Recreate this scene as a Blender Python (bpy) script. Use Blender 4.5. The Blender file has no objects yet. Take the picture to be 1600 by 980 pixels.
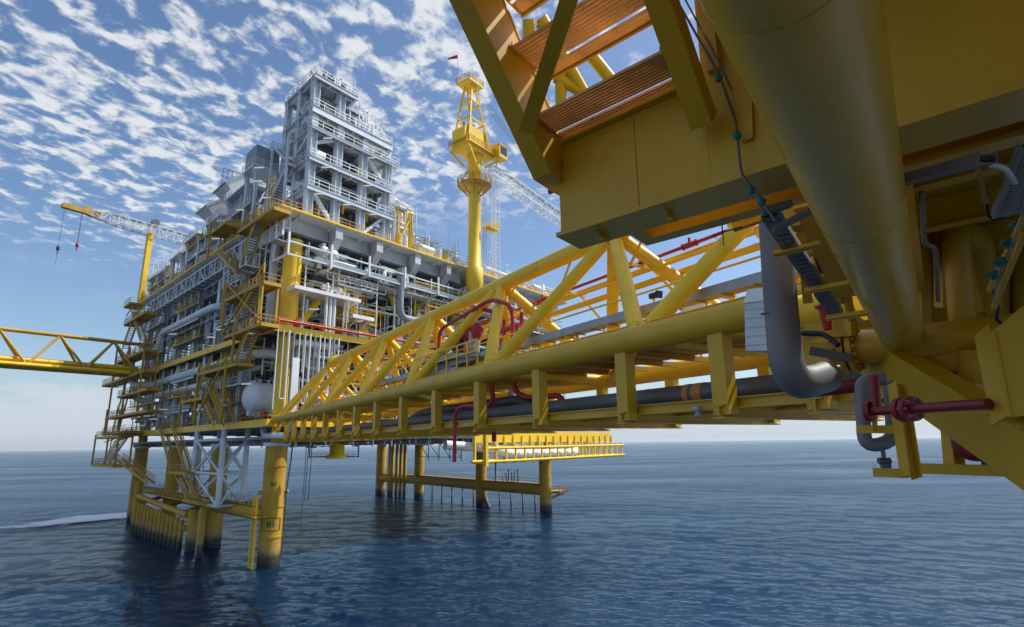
import bpy, math, random
from mathutils import Vector, Matrix
rnd = random.Random(7)
scn = bpy.context.scene
COL = scn.collection
# ------------------------------------------------------------------ camera
H = 16.0                       # eye height above the sea
FPX, CX, CY = 900.0, 800.0, 490.0
PITCH = math.atan(203 / 900.0); ROLL = 0.0143
f0 = Vector((0, math.cos(PITCH), math.sin(PITCH))); r0 = Vector((1, 0, 0)); u0 = r0.cross(f0)
RGT = math.cos(ROLL) * r0 - math.sin(ROLL) * u0
UPV = math.sin(ROLL) * r0 + math.cos(ROLL) * u0
CAM = Vector((0, 0, H))
cd = bpy.data.cameras.new('camera'); cam = bpy.data.objects.new('camera', cd); COL.objects.link(cam)
cd.sensor_width = 36; cd.lens = 36 * FPX / 1600; cd.clip_end = 60000; cd.clip_start = 0.05
cam.matrix_world = Matrix(((RGT.x, UPV.x, -f0.x, 0), (RGT.y, UPV.y, -f0.y, 0), (RGT.z, UPV.z, -f0.z, H), (0, 0, 0, 1)))
scn.camera = cam
# ------------------------------------------------------------------ light
SUN_AZ, SUN_EL = 72.0, 54.0
sd = Vector((math.sin(math.radians(SUN_AZ)) * math.cos(math.radians(SUN_EL)), math.cos(math.radians(SUN_AZ)) * math.cos(math.radians(SUN_EL)), math.sin(math.radians(SUN_EL))))
sl = bpy.data.lights.new('sun', 'SUN'); sl.energy = 5.0; sl.angle = math.radians(0.55); sl.color = (1, 0.95, 0.86)
so = bpy.data.objects.new('sun', sl); COL.objects.link(so); so.rotation_euler = sd.to_track_quat('Z', 'Y').to_euler(); so.location = (30, 0, 120)
w = bpy.data.worlds.new('World'); scn.world = w; w.use_nodes = True
scn.view_settings.view_transform = 'Standard'; scn.view_settings.look = 'None'; scn.view_settings.gamma = 1
scn.view_settings.exposure = 0.08

def world_nodes():
    nt = w.node_tree; nt.nodes.clear(); N = nt.nodes.new; L = nt.links.new
    def M(op, a, b=None, c=None, clamp=False):
        n = N('ShaderNodeMath'); n.operation = op; n.use_clamp = clamp
        for i, v in enumerate((a, b, c)):
            if v is None: continue
            if isinstance(v, (int, float)): n.inputs[i].default_value = v
            else: L(v, n.inputs[i])
        return n.outputs[0]
    def ramp(v, a, b):
        n = N('ShaderNodeMapRange'); n.interpolation_type = 'SMOOTHSTEP'; L(v, n.inputs[0])
        n.inputs[1].default_value = a; n.inputs[2].default_value = b; return n.outputs[0]
    def noise(vec, sc, det, rough, lac=2.0, dist=0.0):
        n = N('ShaderNodeTexNoise'); L(vec, n.inputs['Vector']); n.inputs['Scale'].default_value = sc
        n.inputs['Detail'].default_value = det; n.inputs['Roughness'].default_value = rough
        n.inputs['Lacunarity'].default_value = lac; n.inputs['Distortion'].default_value = dist; return n.outputs[0]
    def mix(f, a, b):
        n = N('ShaderNodeMix'); n.data_type = 'RGBA'; 
        if isinstance(f, float): n.inputs[0].default_value = f
        else: L(f, n.inputs[0])
        for i, v in ((6, a), (7, b)):
            if isinstance(v, tuple): n.inputs[i].default_value = v + (1,)
            else: L(v, n.inputs[i])
        return n.outputs[2]
    sky = N('ShaderNodeTexSky'); sky.sky_type = 'NISHITA'; sky.sun_disc = False
    sky.sun_elevation = math.radians(SUN_EL); sky.sun_rotation = math.radians(SUN_AZ)
    sky.altitude = 0; sky.air_density = 1.0; sky.dust_density = 1.2; sky.ozone_density = 2.5
    tc = N('ShaderNodeTexCoord'); sep = N('ShaderNodeSeparateXYZ'); L(tc.outputs['Generated'], sep.inputs[0])
    x, y, z = sep.outputs
    zz = M('ADD', M('MAXIMUM', z, 0.0), 0.06)
    ca, sa = math.cos(math.radians(22)), math.sin(math.radians(22))
    px, py = M('DIVIDE', x, zz), M('DIVIDE', y, zz)
    al = M('ADD', M('MULTIPLY', px, sa), M('MULTIPLY', py, ca)); ac = M('SUBTRACT', M('MULTIPLY', px, ca), M('MULTIPLY', py, sa))
    cb = N('ShaderNodeCombineXYZ'); L(M('MULTIPLY', al, 0.85), cb.inputs[0]); L(ac, cb.inputs[1]); v = cb.outputs[0]
    cells = noise(v, 15.0, 5, 0.48, 2.1, 0.4)            # the small puffs
    big = noise(v, 1.7, 2, 0.5)                           # where puffs gather
    fine = noise(v, 34.0, 4, 0.62)
    az = M('ARCTAN2', x, y)
    left = ramp(az, 0.42, -0.12)                          # clouds thin out to the right
    low = ramp(z, 0.16, 0.36)
    dens = M('ADD', M('MULTIPLY', big, 0.36), M('MULTIPLY', cells, 0.86))
    dens = M('ADD', dens, M('MULTIPLY', M('SUBTRACT', fine, 0.5), 0.36))
    dens = M('ADD', dens, M('MULTIPLY', M('MULTIPLY', left, low), 0.13))
    puff = ramp(dens, 0.68, 0.87)
    zc = M('SUBTRACT', z, M('MULTIPLY', ramp(az, -0.5, -0.1), 0.13)); puff = M('MULTIPLY', puff, M('MULTIPLY', ramp(zc, 0.20, 0.34), ramp(az, 0.75, 0.1)))
    # thin streaks lower down
    cb2 = N('ShaderNodeCombineXYZ'); L(az, cb2.inputs[0]); L(M('MULTIPLY', z, 5.0), cb2.inputs[1])
    st = noise(cb2.outputs[0], 2.6, 5, 0.55, 2.0, 0.3)
    band = M('MULTIPLY', ramp(z, 0.0, 0.05), ramp(z, 0.30, 0.12))
    streak = M('MULTIPLY', M('MULTIPLY', ramp(st, 0.50, 0.78), band), 0.55)
    # bank of cumulus on the horizon
    cb3 = N('ShaderNodeCombineXYZ'); L(az, cb3.inputs[0]); L(M('MULTIPLY', z, 2.2), cb3.inputs[1])
    cn = noise(cb3.outputs[0], 13.0, 6, 0.6)
    top = M('ADD', M('MULTIPLY', M('SUBTRACT', cn, 0.5), 0.16), M('MULTIPLY', ramp(az, 0.0, -0.6), 0.045))
    top = M('ADD', top, 0.035)
    bank = M('MULTIPLY', ramp(M('SUBTRACT', top, z), -0.010, 0.012), 0.80)
    haze = M('POWER', M('SUBTRACT', 1.0, M('MINIMUM', M('MAXIMUM', z, 0.0), 1.0)), 9.0)
    base = N('ShaderNodeHueSaturation'); L(sky.outputs[0], base.inputs['Color']); base.inputs['Saturation'].default_value = 1.1; base.inputs['Value'].default_value = 1.45
    c = mix(M('MULTIPLY', haze, 0.27), base.outputs[0], (4.9, 6.2, 7.8))
    c = mix(streak, c, (6.8, 7.2, 7.8))
    c = mix(bank, c, (6.3, 7.0, 7.9))
    shade = mix(ramp(dens, 0.66, 0.92), (6.2, 6.8, 7.6), (8.6, 8.8, 9.0))
    c = mix(M('MULTIPLY', puff, 0.86), c, shade)
    bg = N('ShaderNodeBackground'); L(c, bg.inputs[0]); bg.inputs[1].default_value = 0.095
    out = N('ShaderNodeOutputWorld'); L(bg.outputs[0], out.inputs[0])
world_nodes()

# ------------------------------------------------------------------ survey: sight lines cut with real planes
def ray(x, y):
    return (f0 * FPX + RGT * (x - CX) + UPV * (CY - y)).normalized()
def vdir(a): return Vector((math.sin(math.radians(a)), math.cos(math.radians(a)), 0))
def cut(x, y, p0, n):
    d = ray(x, y); return CAM + d * ((p0 - CAM).dot(n) / d.dot(n))
def atz(x, y, z):
    d = ray(x, y); return CAM + d * ((z - H) / d.z)
def D(x, y, d): return CAM + ray(x, y) * d
ORG = Vector((-34, 84.7, 0)); UD = vdir(37); VD = vdir(-45)
def P(u, v, z): return ORG + UD * u + VD * v + Vector((0, 0, z))
def toUV(p):
    d = p - ORG; det = UD.x * VD.y - UD.y * VD.x
    return ((d.x * VD.y - d.y * VD.x) / det, (UD.x * d.y - UD.y * d.x) / det, p.z)
Z = Vector((0, 0, 1))
def RF(x, y, v=-3): return cut(x, y, P(0, v, 0), UD.cross(Z))
def LF(x, y, u=-3): return cut(x, y, P(u, 0, 0), VD.cross(Z))
BD = vdir(-32); BN = vdir(58); A0 = P(-2, -3, 0)
def B(t, l, z): return A0 - BD * t + BN * l + Vector((0, 0, z))     # t runs from the far platform back towards us
def BX(x, y, l): return cut(x, y, A0 + BN * l, BN)
U2 = vdir(36); V2 = vdir(-47); G0 = Vector((.664, 6.34, H))
def NP(u, v, h): return G0 + U2 * u + V2 * v + Vector((0, 0, h))
def toN(p):
    d = p - G0; det = U2.x * V2.y - U2.y * V2.x
    return ((d.x * V2.y - d.y * V2.x) / det, (U2.x * d.y - U2.y * d.x) / det, p.z - H)
def NX(x, y, v): return cut(x, y, NP(0, v, 0), U2.cross(Z))
def NU(x, y, u): return cut(x, y, NP(u, 0, 0), V2.cross(Z))

# ------------------------------------------------------------------ materials
MATS = {}
def paint(name, col, rough=0.45, dirt=(0.25, 0.13, 0.05), amt=0.25, var=0.12, scale=1.2, metal=0.0, bump=0.02, spec=0.5, streaks=True):
    m = bpy.data.materials.new(name); m.use_nodes = True; nt = m.node_tree; N = nt.nodes.new; L = nt.links.new
    b = nt.nodes['Principled BSDF']; b.inputs['Roughness'].default_value = rough; b.inputs['Metallic'].default_value = metal
    b.inputs['Specular IOR Level'].default_value = spec
    geo = N('ShaderNodeNewGeometry')
    mp = N('ShaderNodeMapping'); L(geo.outputs['Position'], mp.inputs[0]); mp.inputs['Scale'].default_value = (1, 1, 0.35 if streaks else 1)
    n1 = N('ShaderNodeTexNoise'); L(mp.outputs[0], n1.inputs['Vector']); n1.inputs['Scale'].default_value = scale; n1.inputs['Detail'].default_value = 7; n1.inputs['Roughness'].default_value = 0.62
    n2 = N('ShaderNodeTexNoise'); L(geo.outputs['Position'], n2.inputs['Vector']); n2.inputs['Scale'].default_value = scale * 0.35; n2.inputs['Detail'].default_value = 3
    r1 = N('ShaderNodeMapRange'); L(n1.outputs[0], r1.inputs[0]); r1.inputs[1].default_value = 0.60; r1.inputs[2].default_value = 0.76; r1.inputs[4].default_value = amt
    r2 = N('ShaderNodeMapRange'); L(n2.outputs[0], r2.inputs[0]); r2.inputs[1].default_value = 0.25; r2.inputs[2].default_value = 0.75; r2.inputs[3].default_value = 1 - var; r2.inputs[4].default_value = 1 + var * 0.6
    hv = N('ShaderNodeHueSaturation'); hv.inputs['Color'].default_value = (*col, 1); L(r2.outputs[0], hv.inputs['Value'])
    mx = N('ShaderNodeMix'); mx.data_type = 'RGBA'; L(r1.outputs[0], mx.inputs[0]); L(hv.outputs[0], mx.inputs[6]); mx.inputs[7].default_value = (*dirt, 1)
    L(mx.outputs[2], b.inputs['Base Color'])
    rr = N('ShaderNodeMapRange'); L(n1.outputs[0], rr.inputs[0]); rr.inputs[3].default_value = rough - 0.08; rr.inputs[4].default_value = rough + 0.22; L(rr.outputs[0], b.inputs['Roughness'])
    if bump:
        n3 = N('ShaderNodeTexNoise'); L(geo.outputs['Position'], n3.inputs['Vector']); n3.inputs['Scale'].default_value = scale * 9; n3.inputs['Detail'].default_value = 4
        bp = N('ShaderNodeBump'); bp.inputs['Strength'].default_value = 0.25; bp.inputs['Distance'].default_value = bump; L(n3.outputs[0], bp.inputs['Height']); L(bp.outputs[0], b.inputs['Normal'])
    MATS[name] = m; return m
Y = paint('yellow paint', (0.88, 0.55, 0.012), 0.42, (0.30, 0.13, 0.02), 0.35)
YN = paint('shaded yellow paint near', (0.60, 0.355, 0.008), 0.38, (0.34, 0.15, 0.02), 0.42, 0.14, 2.2, bump=0.004)  # the same yellow, darkened in its colour for undersides in shade
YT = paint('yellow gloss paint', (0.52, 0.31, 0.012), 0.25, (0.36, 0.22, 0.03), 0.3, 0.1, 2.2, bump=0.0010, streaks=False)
YD = paint('worn shaded yellow paint', (0.52, 0.30, 0.012), 0.55, (0.16, 0.06, 0.02), 0.7, 0.25)  # worn, and darkened further for platform steel standing in shade
WG = paint('weathered shaded white paint', (0.52, 0.53, 0.53), 0.5, (0.28, 0.19, 0.12), 0.6, 0.25, 0.8)  # greyed and mottled to suggest shadows on the deck girders
W_ = paint('pale blue grey paint', (0.66, 0.71, 0.75), 0.45, (0.30, 0.20, 0.13), 0.35, 0.15)
WH = paint('off white paint', (0.78, 0.79, 0.78), 0.45, (0.42, 0.28, 0.18), 0.35, 0.12)
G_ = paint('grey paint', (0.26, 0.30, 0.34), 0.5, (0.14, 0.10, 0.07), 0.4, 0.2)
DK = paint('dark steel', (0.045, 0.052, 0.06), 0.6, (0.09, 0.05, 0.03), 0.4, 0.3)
RD = paint('red paint', (0.42, 0.018, 0.02), 0.4, (0.14, 0.02, 0.02), 0.4, 0.15)
BR = paint('rusted steel pipe', (0.12, 0.125, 0.14), 0.42, (0.22, 0.10, 0.055), 0.9, 0.3, 1.5, metal=0.35)
GP = paint('galvanised pipe', (0.17, 0.175, 0.19), 0.42, (0.26, 0.12, 0.055), 1.0, 0.4, 1.6, metal=0.1, bump=0.004)
GV = paint('galvanised steel', (0.36, 0.38, 0.40), 0.45, (0.18, 0.15, 0.12), 0.4, 0.2, 4, metal=0.3, bump=0.003)
GL = paint('grating rust', (0.78, 0.47, 0.19), 0.6, (0.20, 0.08, 0.03), 0.7, 0.3, 7, bump=0.01, streaks=False)
TL = paint('teal coupling', (0.01, 0.16, 0.15), 0.4, (0.02, 0.05, 0.05), 0.3)
BK = paint('black rubber', (0.012, 0.012, 0.014), 0.5)
CL = paint('cladding sheet', (0.52, 0.56, 0.58), 0.35, (0.3, 0.27, 0.22), 0.3, 0.1, 3, metal=0.2, bump=0.003)
RDN = paint('shaded red paint', (0.24, 0.010, 0.024), 0.35, (0.08, 0.02, 0.02), 0.5)  # the red again, darkened for pipes lying in shade
GVD = paint('dull galvanised steel', (0.20, 0.20, 0.20), 0.55, (0.16, 0.10, 0.06), 0.6, 0.25, 5, metal=0.1, bump=0.003)
OB = paint('orange band', (0.5, 0.2, 0.03), 0.5)
def lamp_mat():
    m = bpy.data.materials.new('lit lamp diffuser'); m.use_nodes = True; b = m.node_tree.nodes['Principled BSDF']
    b.inputs['Base Color'].default_value = (.9, .88, .8, 1); b.inputs['Emission Color'].default_value = (1, .93, .75, 1); b.inputs['Emission Strength'].default_value = .35
    return m
LM = lamp_mat()
def glass_mat():
    m = bpy.data.materials.new('cab glass'); m.use_nodes = True; b = m.node_tree.nodes['Principled BSDF']
    b.inputs['Base Color'].default_value = (.02, .05, .07, 1); b.inputs['Roughness'].default_value = .06; return m
GLS = glass_mat()
def leg_mat():      # yellow leg: splash zone worn pale above the sea, dark marine growth at the water line
    m = YD.copy(); m.name = 'jacket leg paint'; nt = m.node_tree; N = nt.nodes.new; L = nt.links.new; b = nt.nodes['Principled BSDF']  # base yellow already carries the shade under the decks
    old = b.inputs['Base Color'].links[0].from_socket
    geo = N('ShaderNodeNewGeometry'); sp = N('ShaderNodeSeparateXYZ'); L(geo.outputs['Position'], sp.inputs[0])
    n = N('ShaderNodeTexNoise'); n.inputs['Scale'].default_value = 1.6; n.inputs['Detail'].default_value = 9; n.inputs['Roughness'].default_value = .68; L(geo.outputs['Position'], n.inputs['Vector'])
    ad = N('ShaderNodeMath'); ad.operation = 'MULTIPLY_ADD'; L(n.outputs[0], ad.inputs[0]); ad.inputs[1].default_value = 2.4; L(sp.outputs[2], ad.inputs[2])
    def mixat(prev, lo, hi, col, f=1.0):
        r = N('ShaderNodeMapRange'); L(ad.outputs[0], r.inputs[0]); r.inputs[1].default_value = hi; r.inputs[2].default_value = lo; r.inputs[4].default_value = f
        x = N('ShaderNodeMix'); x.data_type = 'RGBA'; L(r.outputs[0], x.inputs[0]); L(prev, x.inputs[6]); x.inputs[7].default_value = (*col, 1); return x.outputs[2]
    c = mixat(old, 3.0, 5.6, (0.36, 0.24, 0.09), 0.8)
    c = mixat(c, 2.5, 3.5, (0.045, 0.04, 0.028))
    c = mixat(c, 1.5, 2.1, (0.012, 0.014, 0.013))
    L(c, b.inputs['Base Color']); return m
LG = leg_mat()
def cladding_mat():
    return CL
# ------------------------------------------------------------------ mesh builder
class MB:
    def __init__(s): s.v = []; s.f = []; s.sm = []
    def add(s, vs, fs, smooth=False):
        o = len(s.v); s.v += [tuple(p) for p in vs]
        for f in fs: s.f.append(tuple(i + o for i in f)); s.sm.append(smooth)
        return s
    def hexa(s, b, t):       # bottom 4 (ccw from above), top 4
        return s.add(list(b) + list(t), [(3, 2, 1, 0), (4, 5, 6, 7), (0, 1, 5, 4), (1, 2, 6, 5), (2, 3, 7, 6), (3, 0, 4, 7)])
    def beam(s, a, b, w_, h_=None, up=Z):   # rectangular bar from a to b
        h_ = w_ if h_ is None else h_
        a = Vector(a); b = Vector(b); d = (b - a)
        if d.length < 1e-6: return s
        d.normalize(); upv = Vector(up)
        if abs(d.dot(upv)) > 0.98: upv = UD if abs(d.dot(UD)) < .9 else VD
        sd_ = d.cross(upv).normalized(); uu = sd_.cross(d).normalized()
        q = [(-w_ / 2, -h_ / 2), (w_ / 2, -h_ / 2), (w_ / 2, h_ / 2), (-w_ / 2, h_ / 2)]
        A = [a + sd_ * x + uu * y for x, y in q]; C = [b + sd_ * x + uu * y for x, y in q]
        return s.add(A + C, [(0, 1, 2, 3), (7, 6, 5, 4), (0, 4, 5, 1), (1, 5, 6, 2), (2, 6, 7, 3), (3, 7, 4, 0)])
    def ibeam(s, a, b, w_, h_, t=0.05, up=Z):
        a = Vector(a); b = Vector(b); d = (b - a).normalized(); upv = Vector(up)
        if abs(d.dot(upv)) > 0.98: upv = UD
        sd_ = d.cross(upv).normalized(); uu = sd_.cross(d).normalized()
        s.beam(a, b, t, h_ - 2 * t, uu)
        for k in (-1, 1): s.beam(a + uu * k * (h_ / 2 - t / 2), b + uu * k * (h_ / 2 - t / 2), w_, t, uu)
        return s
    def tube(s, path, r, seg=10, bend=0.0, caps=True):
        pts = [Vector(p) for p in path]
        if bend > 0 and len(pts) > 2:
            out = [pts[0]]
            for i in range(1, len(pts) - 1):
                p, q, n = pts[i - 1], pts[i], pts[i + 1]
                l1, l2 = (p - q).length, (n - q).length
                k = min(bend, l1 * .49, l2 * .49)
                a = q + (p - q).normalized() * k; c = q + (n - q).normalized() * k
                ns = 5
                for j in range(ns + 1):
                    t = j / ns; out.append(a * (1 - t) ** 2 + q * 2 * t * (1 - t) + c * t * t)
            out.append(pts[-1]); pts = out
        rs = r if isinstance(r, (list, tuple)) else [r] * len(pts)
        n = None; rings = []
        for i, p in enumerate(pts):
            if i == 0: d = pts[1] - p
            elif i == len(pts) - 1: d = p - pts[-2]
            else: d = (pts[i + 1] - p).normalized() + (p - pts[i - 1]).normalized()
            if d.length < 1e-9: d = Vector((0, 0, 1))
            d.normalize()
            if n is None:
                n = d.cross(Z) if abs(d.z) < .95 else d.cross(Vector((1, 0, 0)))
            n = (n - d * n.dot(d)).normalized(); m = d.cross(n)
            rings.append([p + (n * math.cos(2 * math.pi * k / seg) + m * math.sin(2 * math.pi * k / seg)) * rs[i] for k in range(seg)])
        o = []; 
        for rg in rings: o += rg
        fs = []
        for i in range(len(rings) - 1):
            for k in range(seg):
                a = i * seg + k; b = i * seg + (k + 1) % seg; fs.append((a, b, b + seg, a + seg))
        s.add(o, fs, True)
        if caps:
            s.add(rings[0], [tuple(range(seg))[::-1]]); s.add(rings[-1], [tuple(range(seg))])
        return s
    def pb(s, u0_, u1_, v0_, v1_, z0, z1, F=None):
        F = F or P
        b = [F(u0_, v0_, z0), F(u1_, v0_, z0), F(u1_, v1_, z0), F(u0_, v1_, z0)]; t = [F(u0_, v0_, z1), F(u1_, v0_, z1), F(u1_, v1_, z1), F(u0_, v1_, z1)]
        return s.hexa(b, t)
    def dome(s, c, ax, r, length, seg=18):    # vessel with dished ends
        ax = Vector(ax).normalized(); c = Vector(c); prof = []
        for k in range(6): a = math.pi / 2 * k / 5; prof.append((-length / 2 - r * .5 * math.cos(a), max(.01, r * math.sin(a))))
        for k in range(6): a = math.pi / 2 * k / 5; prof.append((length / 2 + r * .5 * math.sin(a), max(.01, r * math.cos(a))))
        return s.tube([c + ax * x for x, _ in prof], [q for _, q in prof], seg)
    def rail(s, path, h=1.1, step=2.0, r=0.04, mids=1):
        pts = [Vector(p) for p in path]
        for a, b in zip(pts, pts[1:]):
            L_ = (b - a).length; n = max(1, round(L_ / step))
            for k in range(n + 1):
                q = a.lerp(b, k / n); s.beam(q, q + Z * h, r * 1.6)
            for j in range(mids + 1):
                hh = Z * (h * (j + 1) / (mids + 1)); s.beam(a + hh, b + hh, r * 1.7)
        return s
    def build(s, name, mat, parent=None, loc=None):
        if not s.v: return None
        if parent is not None:
            off = parent_loc(parent)
        else:
            zmin = min(p[2] for p in s.v); n = len(s.v)
            off = Vector(loc) if loc is not None else Vector((sum(p[0] for p in s.v) / n, sum(p[1] for p in s.v) / n, zmin))
        me = bpy.data.meshes.new(name); me.from_pydata([(p[0] - off.x, p[1] - off.y, p[2] - off.z) for p in s.v], [], s.f)
        me.polygons.foreach_set('use_smooth', s.sm); me.materials.append(mat); me.update()
        o = bpy.data.objects.new(name, me); COL.objects.link(o)
        if parent is not None: o.parent = parent
        else: o.location = off
        WL[o.name] = off
        return o
WL = {}
def parent_loc(o): return WL[o.name]
def thing(name, label, cat, loc, group=None):
    o = bpy.data.objects.new(name, None); COL.objects.link(o); o.location = loc; o.empty_display_size = .3
    WL[o.name] = Vector(loc); o['label'] = label; o['category'] = cat
    if group: o['group'] = group
    return o
def tag(o, label, cat, group=None):
    o['label'] = label; o['category'] = cat
    if group: o['group'] = group
    return o
def copy_thing(o, loc, rotz=None, label=None):
    c = o.copy(); COL.objects.link(c); c.location = loc; WL[c.name] = Vector(loc)
    if rotz is not None: c.rotation_euler.z = rotz
    if label: c['label'] = label
    for ch in list(o.children):
        d = ch.copy(); COL.objects.link(d); d.parent = c
        for g in list(ch.children):
            e = g.copy(); COL.objects.link(e); e.parent = d
    return c
def lettering(text, size, center, radius, facing, parent):
    cu = bpy.data.curves.new('lettering', 'FONT'); cu.body = text; cu.size = size; cu.align_x = 'CENTER'; cu.align_y = 'CENTER'; cu.extrude = 0.012
    t = bpy.data.objects.new('lettering', cu); COL.objects.link(t)
    bpy.context.view_layer.update()
    me = bpy.data.meshes.new_from_object(t.evaluated_get(bpy.context.evaluated_depsgraph_get())); bpy.data.objects.remove(t)
    off = parent_loc(parent)
    side = facing.cross(Z) * -1
    for v_ in me.vertices:
        a = v_.co.x / radius; d = facing * math.cos(a) + side * math.sin(a)
        q = center + d * (radius + 0.006 + v_.co.z) + Z * v_.co.y; v_.co = q - off
    me.materials.clear(); me.materials.append(BK)
    o = bpy.data.objects.new('lettering', me); COL.objects.link(o); o.parent = parent
# ------------------------------------------------------------------ the sea
def sea():
    m = bpy.data.materials.new('sea water'); m.use_nodes = True; nt = m.node_tree; N = nt.nodes.new; L = nt.links.new
    b = nt.nodes['Principled BSDF']; b.inputs['Base Color'].default_value = (0.004, 0.022, 0.045, 1); b.inputs['Roughness'].default_value = 0.07; b.inputs['IOR'].default_value = 1.33; b.inputs['Specular IOR Level'].default_value = 0.14
    geo = N('ShaderNodeNewGeometry'); cdn = N('ShaderNodeCameraData')
    def nz(sc, det, rough, sx=1.0, sy=1.0, rot=20):
        mp = N('ShaderNodeMapping'); L(geo.outputs['Position'], mp.inputs[0]); mp.inputs['Scale'].default_value = (sx, sy, 1); mp.inputs['Rotation'].default_value = (0, 0, math.radians(rot))
        n = N('ShaderNodeTexNoise'); L(mp.outputs[0], n.inputs['Vector']); n.inputs['Scale'].default_value = sc; n.inputs['Detail'].default_value = det; n.inputs['Roughness'].default_value = rough; return n.outputs[0]
    def mad(a, k, c=None):
        n = N('ShaderNodeMath'); n.operation = 'MULTIPLY_ADD'; L(a, n.inputs[0]); n.inputs[1].default_value = k
        if c is None: n.inputs[2].default_value = 0
        else: L(c, n.inputs[2])
        return n.outputs[0]
    h = mad(nz(0.045, 3, .5, 1, 1.8, 25), .8)
    h = mad(nz(0.22, 5, .6, 1, 1.7, -12), .4, h)
    h = mad(nz(1.1, 5, .62, 1, 1.5, 35), 0.40, h); h = mad(nz(0.5, 4, .6, 1, 2.2, 10), 0.32, h)
    wp = nz(0.007, 4, .6, 1, 2.6, 15); wr = N('ShaderNodeMapRange'); L(wp, wr.inputs[0]); wr.inputs[1].default_value = .35; wr.inputs[2].default_value = .65; wr.inputs[3].default_value = .35; wr.inputs[4].default_value = 1.05
    bp = N('ShaderNodeBump'); L(wr.outputs[0], bp.inputs['Strength']); bp.inputs['Distance'].default_value = 1.0; L(h, bp.inputs['Height']); L(bp.outputs[0], b.inputs['Normal'])
    # rough open water: body colour plus a Fresnel sheen that saturates below a mirror's at grazing angles
    fr = N('ShaderNodeFresnel'); fr.inputs['IOR'].default_value = 1.33; L(bp.outputs[0], fr.inputs['Normal'])
    fm = N('ShaderNodeMapRange'); L(fr.outputs[0], fm.inputs[0]); fm.inputs[3].default_value = 0.0; fm.inputs[4].default_value = 0.72
    gl = N('ShaderNodeBsdfGlossy'); gl.inputs['Roughness'].default_value = 0.08; gl.inputs['Color'].default_value = (.78, .92, 1, 1); L(bp.outputs[0], gl.inputs['Normal'])
    df = N('ShaderNodeBsdfDiffuse'); L(bp.outputs[0], df.inputs['Normal'])
    ms = N('ShaderNodeMixShader'); L(fm.outputs[0], ms.inputs[0]); L(df.outputs[0], ms.inputs[1]); L(gl.outputs[0], ms.inputs[2])
    L(ms.outputs[0], nt.nodes['Material Output'].inputs['Surface'])
    # upwelling colour varies in broad patches
    pa = nz(0.012, 4, .55, 1, 2.5, 8); mx = N('ShaderNodeMix'); mx.data_type = 'RGBA'; L(pa, mx.inputs[0]); mx.inputs[6].default_value = (0.001, 0.010, 0.030, 1); mx.inputs[7].default_value = (0.004, 0.028, 0.075, 1); L(mx.outputs[2], df.inputs['Color'])
    import numpy as np
    rg = np.random.default_rng(3)
    azs = np.concatenate([np.linspace(-62, 62, 1050), np.linspace(62, 298, 90)[1:-1]]); nc = len(azs)
    rad = [2.0, 8, 16, 24]; r = 30.0
    while r < 26000: rad.append(r); r += max(.4, r * r / 16 / 576 * .8) if r < 900 else r * .12
    rad = np.array(rad); a = np.radians(azs)[None, :]; X = rad[:, None] * np.sin(a); Y_ = rad[:, None] * np.cos(a)
    sp = np.gradient(rad)[:, None] * np.ones_like(X); Zh = np.zeros_like(X)
    for i in range(64):
        lam = .6 * (13 / .6) ** (i / 63); k = 2 * np.pi / lam; th = np.radians(200 + rg.normal(0, 38)); ph = rg.uniform(0, 6.28)
        amp = 0.0042 * lam ** .62; fade = np.clip((lam / (sp * 2.6)) - .6, 0, 1)
        q = k * (X * np.sin(th) + Y_ * np.cos(th)) + ph + 1.5 * np.sin(X * .021 + i) + 1.3 * np.sin(Y_ * .017 + 2 * i)
        Zh += amp * fade * (np.sin(q) + .22 * np.sin(2 * q + 1.57))
    V = np.stack([X, Y_, Zh], -1).reshape(-1, 3); nr = len(rad)
    ii = np.arange(nr - 1)[:, None] * nc; jj = np.arange(nc)[None, :]; jn = (jj + 1) % nc
    Fq = np.stack([ii + jj, ii + jn, ii + nc + jn, ii + nc + jj], -1).reshape(-1, 4)
    me = bpy.data.meshes.new('sea'); me.vertices.add(len(V)); me.vertices.foreach_set('co', V.ravel().astype('f4'))
    me.loops.add(Fq.size); me.loops.foreach_set('vertex_index', Fq.ravel().astype('i4')); me.polygons.add(len(Fq)); me.polygons.foreach_set('loop_start', np.arange(len(Fq), dtype='i4') * 4); me.polygons.foreach_set('loop_total', np.full(len(Fq), 4, dtype='i4'))
    me.update(calc_edges=True); me.validate(); me.polygons.foreach_set('use_smooth', np.ones(len(me.polygons), dtype=bool)); me.materials.append(m)
    o = bpy.data.objects.new('sea', me); COL.objects.link(o); o['kind'] = 'structure'
    # boat wake: foam sheet
    f = bpy.data.materials.new('foam'); f.use_nodes = True; nt = f.node_tree; N = nt.nodes.new; L = nt.links.new; b = nt.nodes['Principled BSDF']
    b.inputs['Base Color'].default_value = (.85, .9, .92, 1); b.inputs['Roughness'].default_value = .7
    uv = N('ShaderNodeUVMap'); uv.uv_map = 'UVMap'; sp = N('ShaderNodeSeparateXYZ'); L(uv.outputs[0], sp.inputs[0])
    geo = N('ShaderNodeNewGeometry'); n = N('ShaderNodeTexNoise'); n.inputs['Scale'].default_value = .22; n.inputs['Detail'].default_value = 12; n.inputs['Roughness'].default_value = .7; L(geo.outputs['Position'], n.inputs['Vector'])
    def mm(op, a, b_):
        q = N('ShaderNodeMath'); q.operation = op
        for i, v in enumerate((a, b_)):
            if isinstance(v, float): q.inputs[i].default_value = v
            else: L(v, q.inputs[i])
        return q.outputs[0]
    e = mm('ABSOLUTE', mm('SUBTRACT', sp.outputs[1], .5), 0.0); e = mm('MULTIPLY', e, 2.0)
    fall = mm('SUBTRACT', 1.0, mm('POWER', e, 2.0)); lg = mm('MULTIPLY', sp.outputs[0], 0.55)
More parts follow.
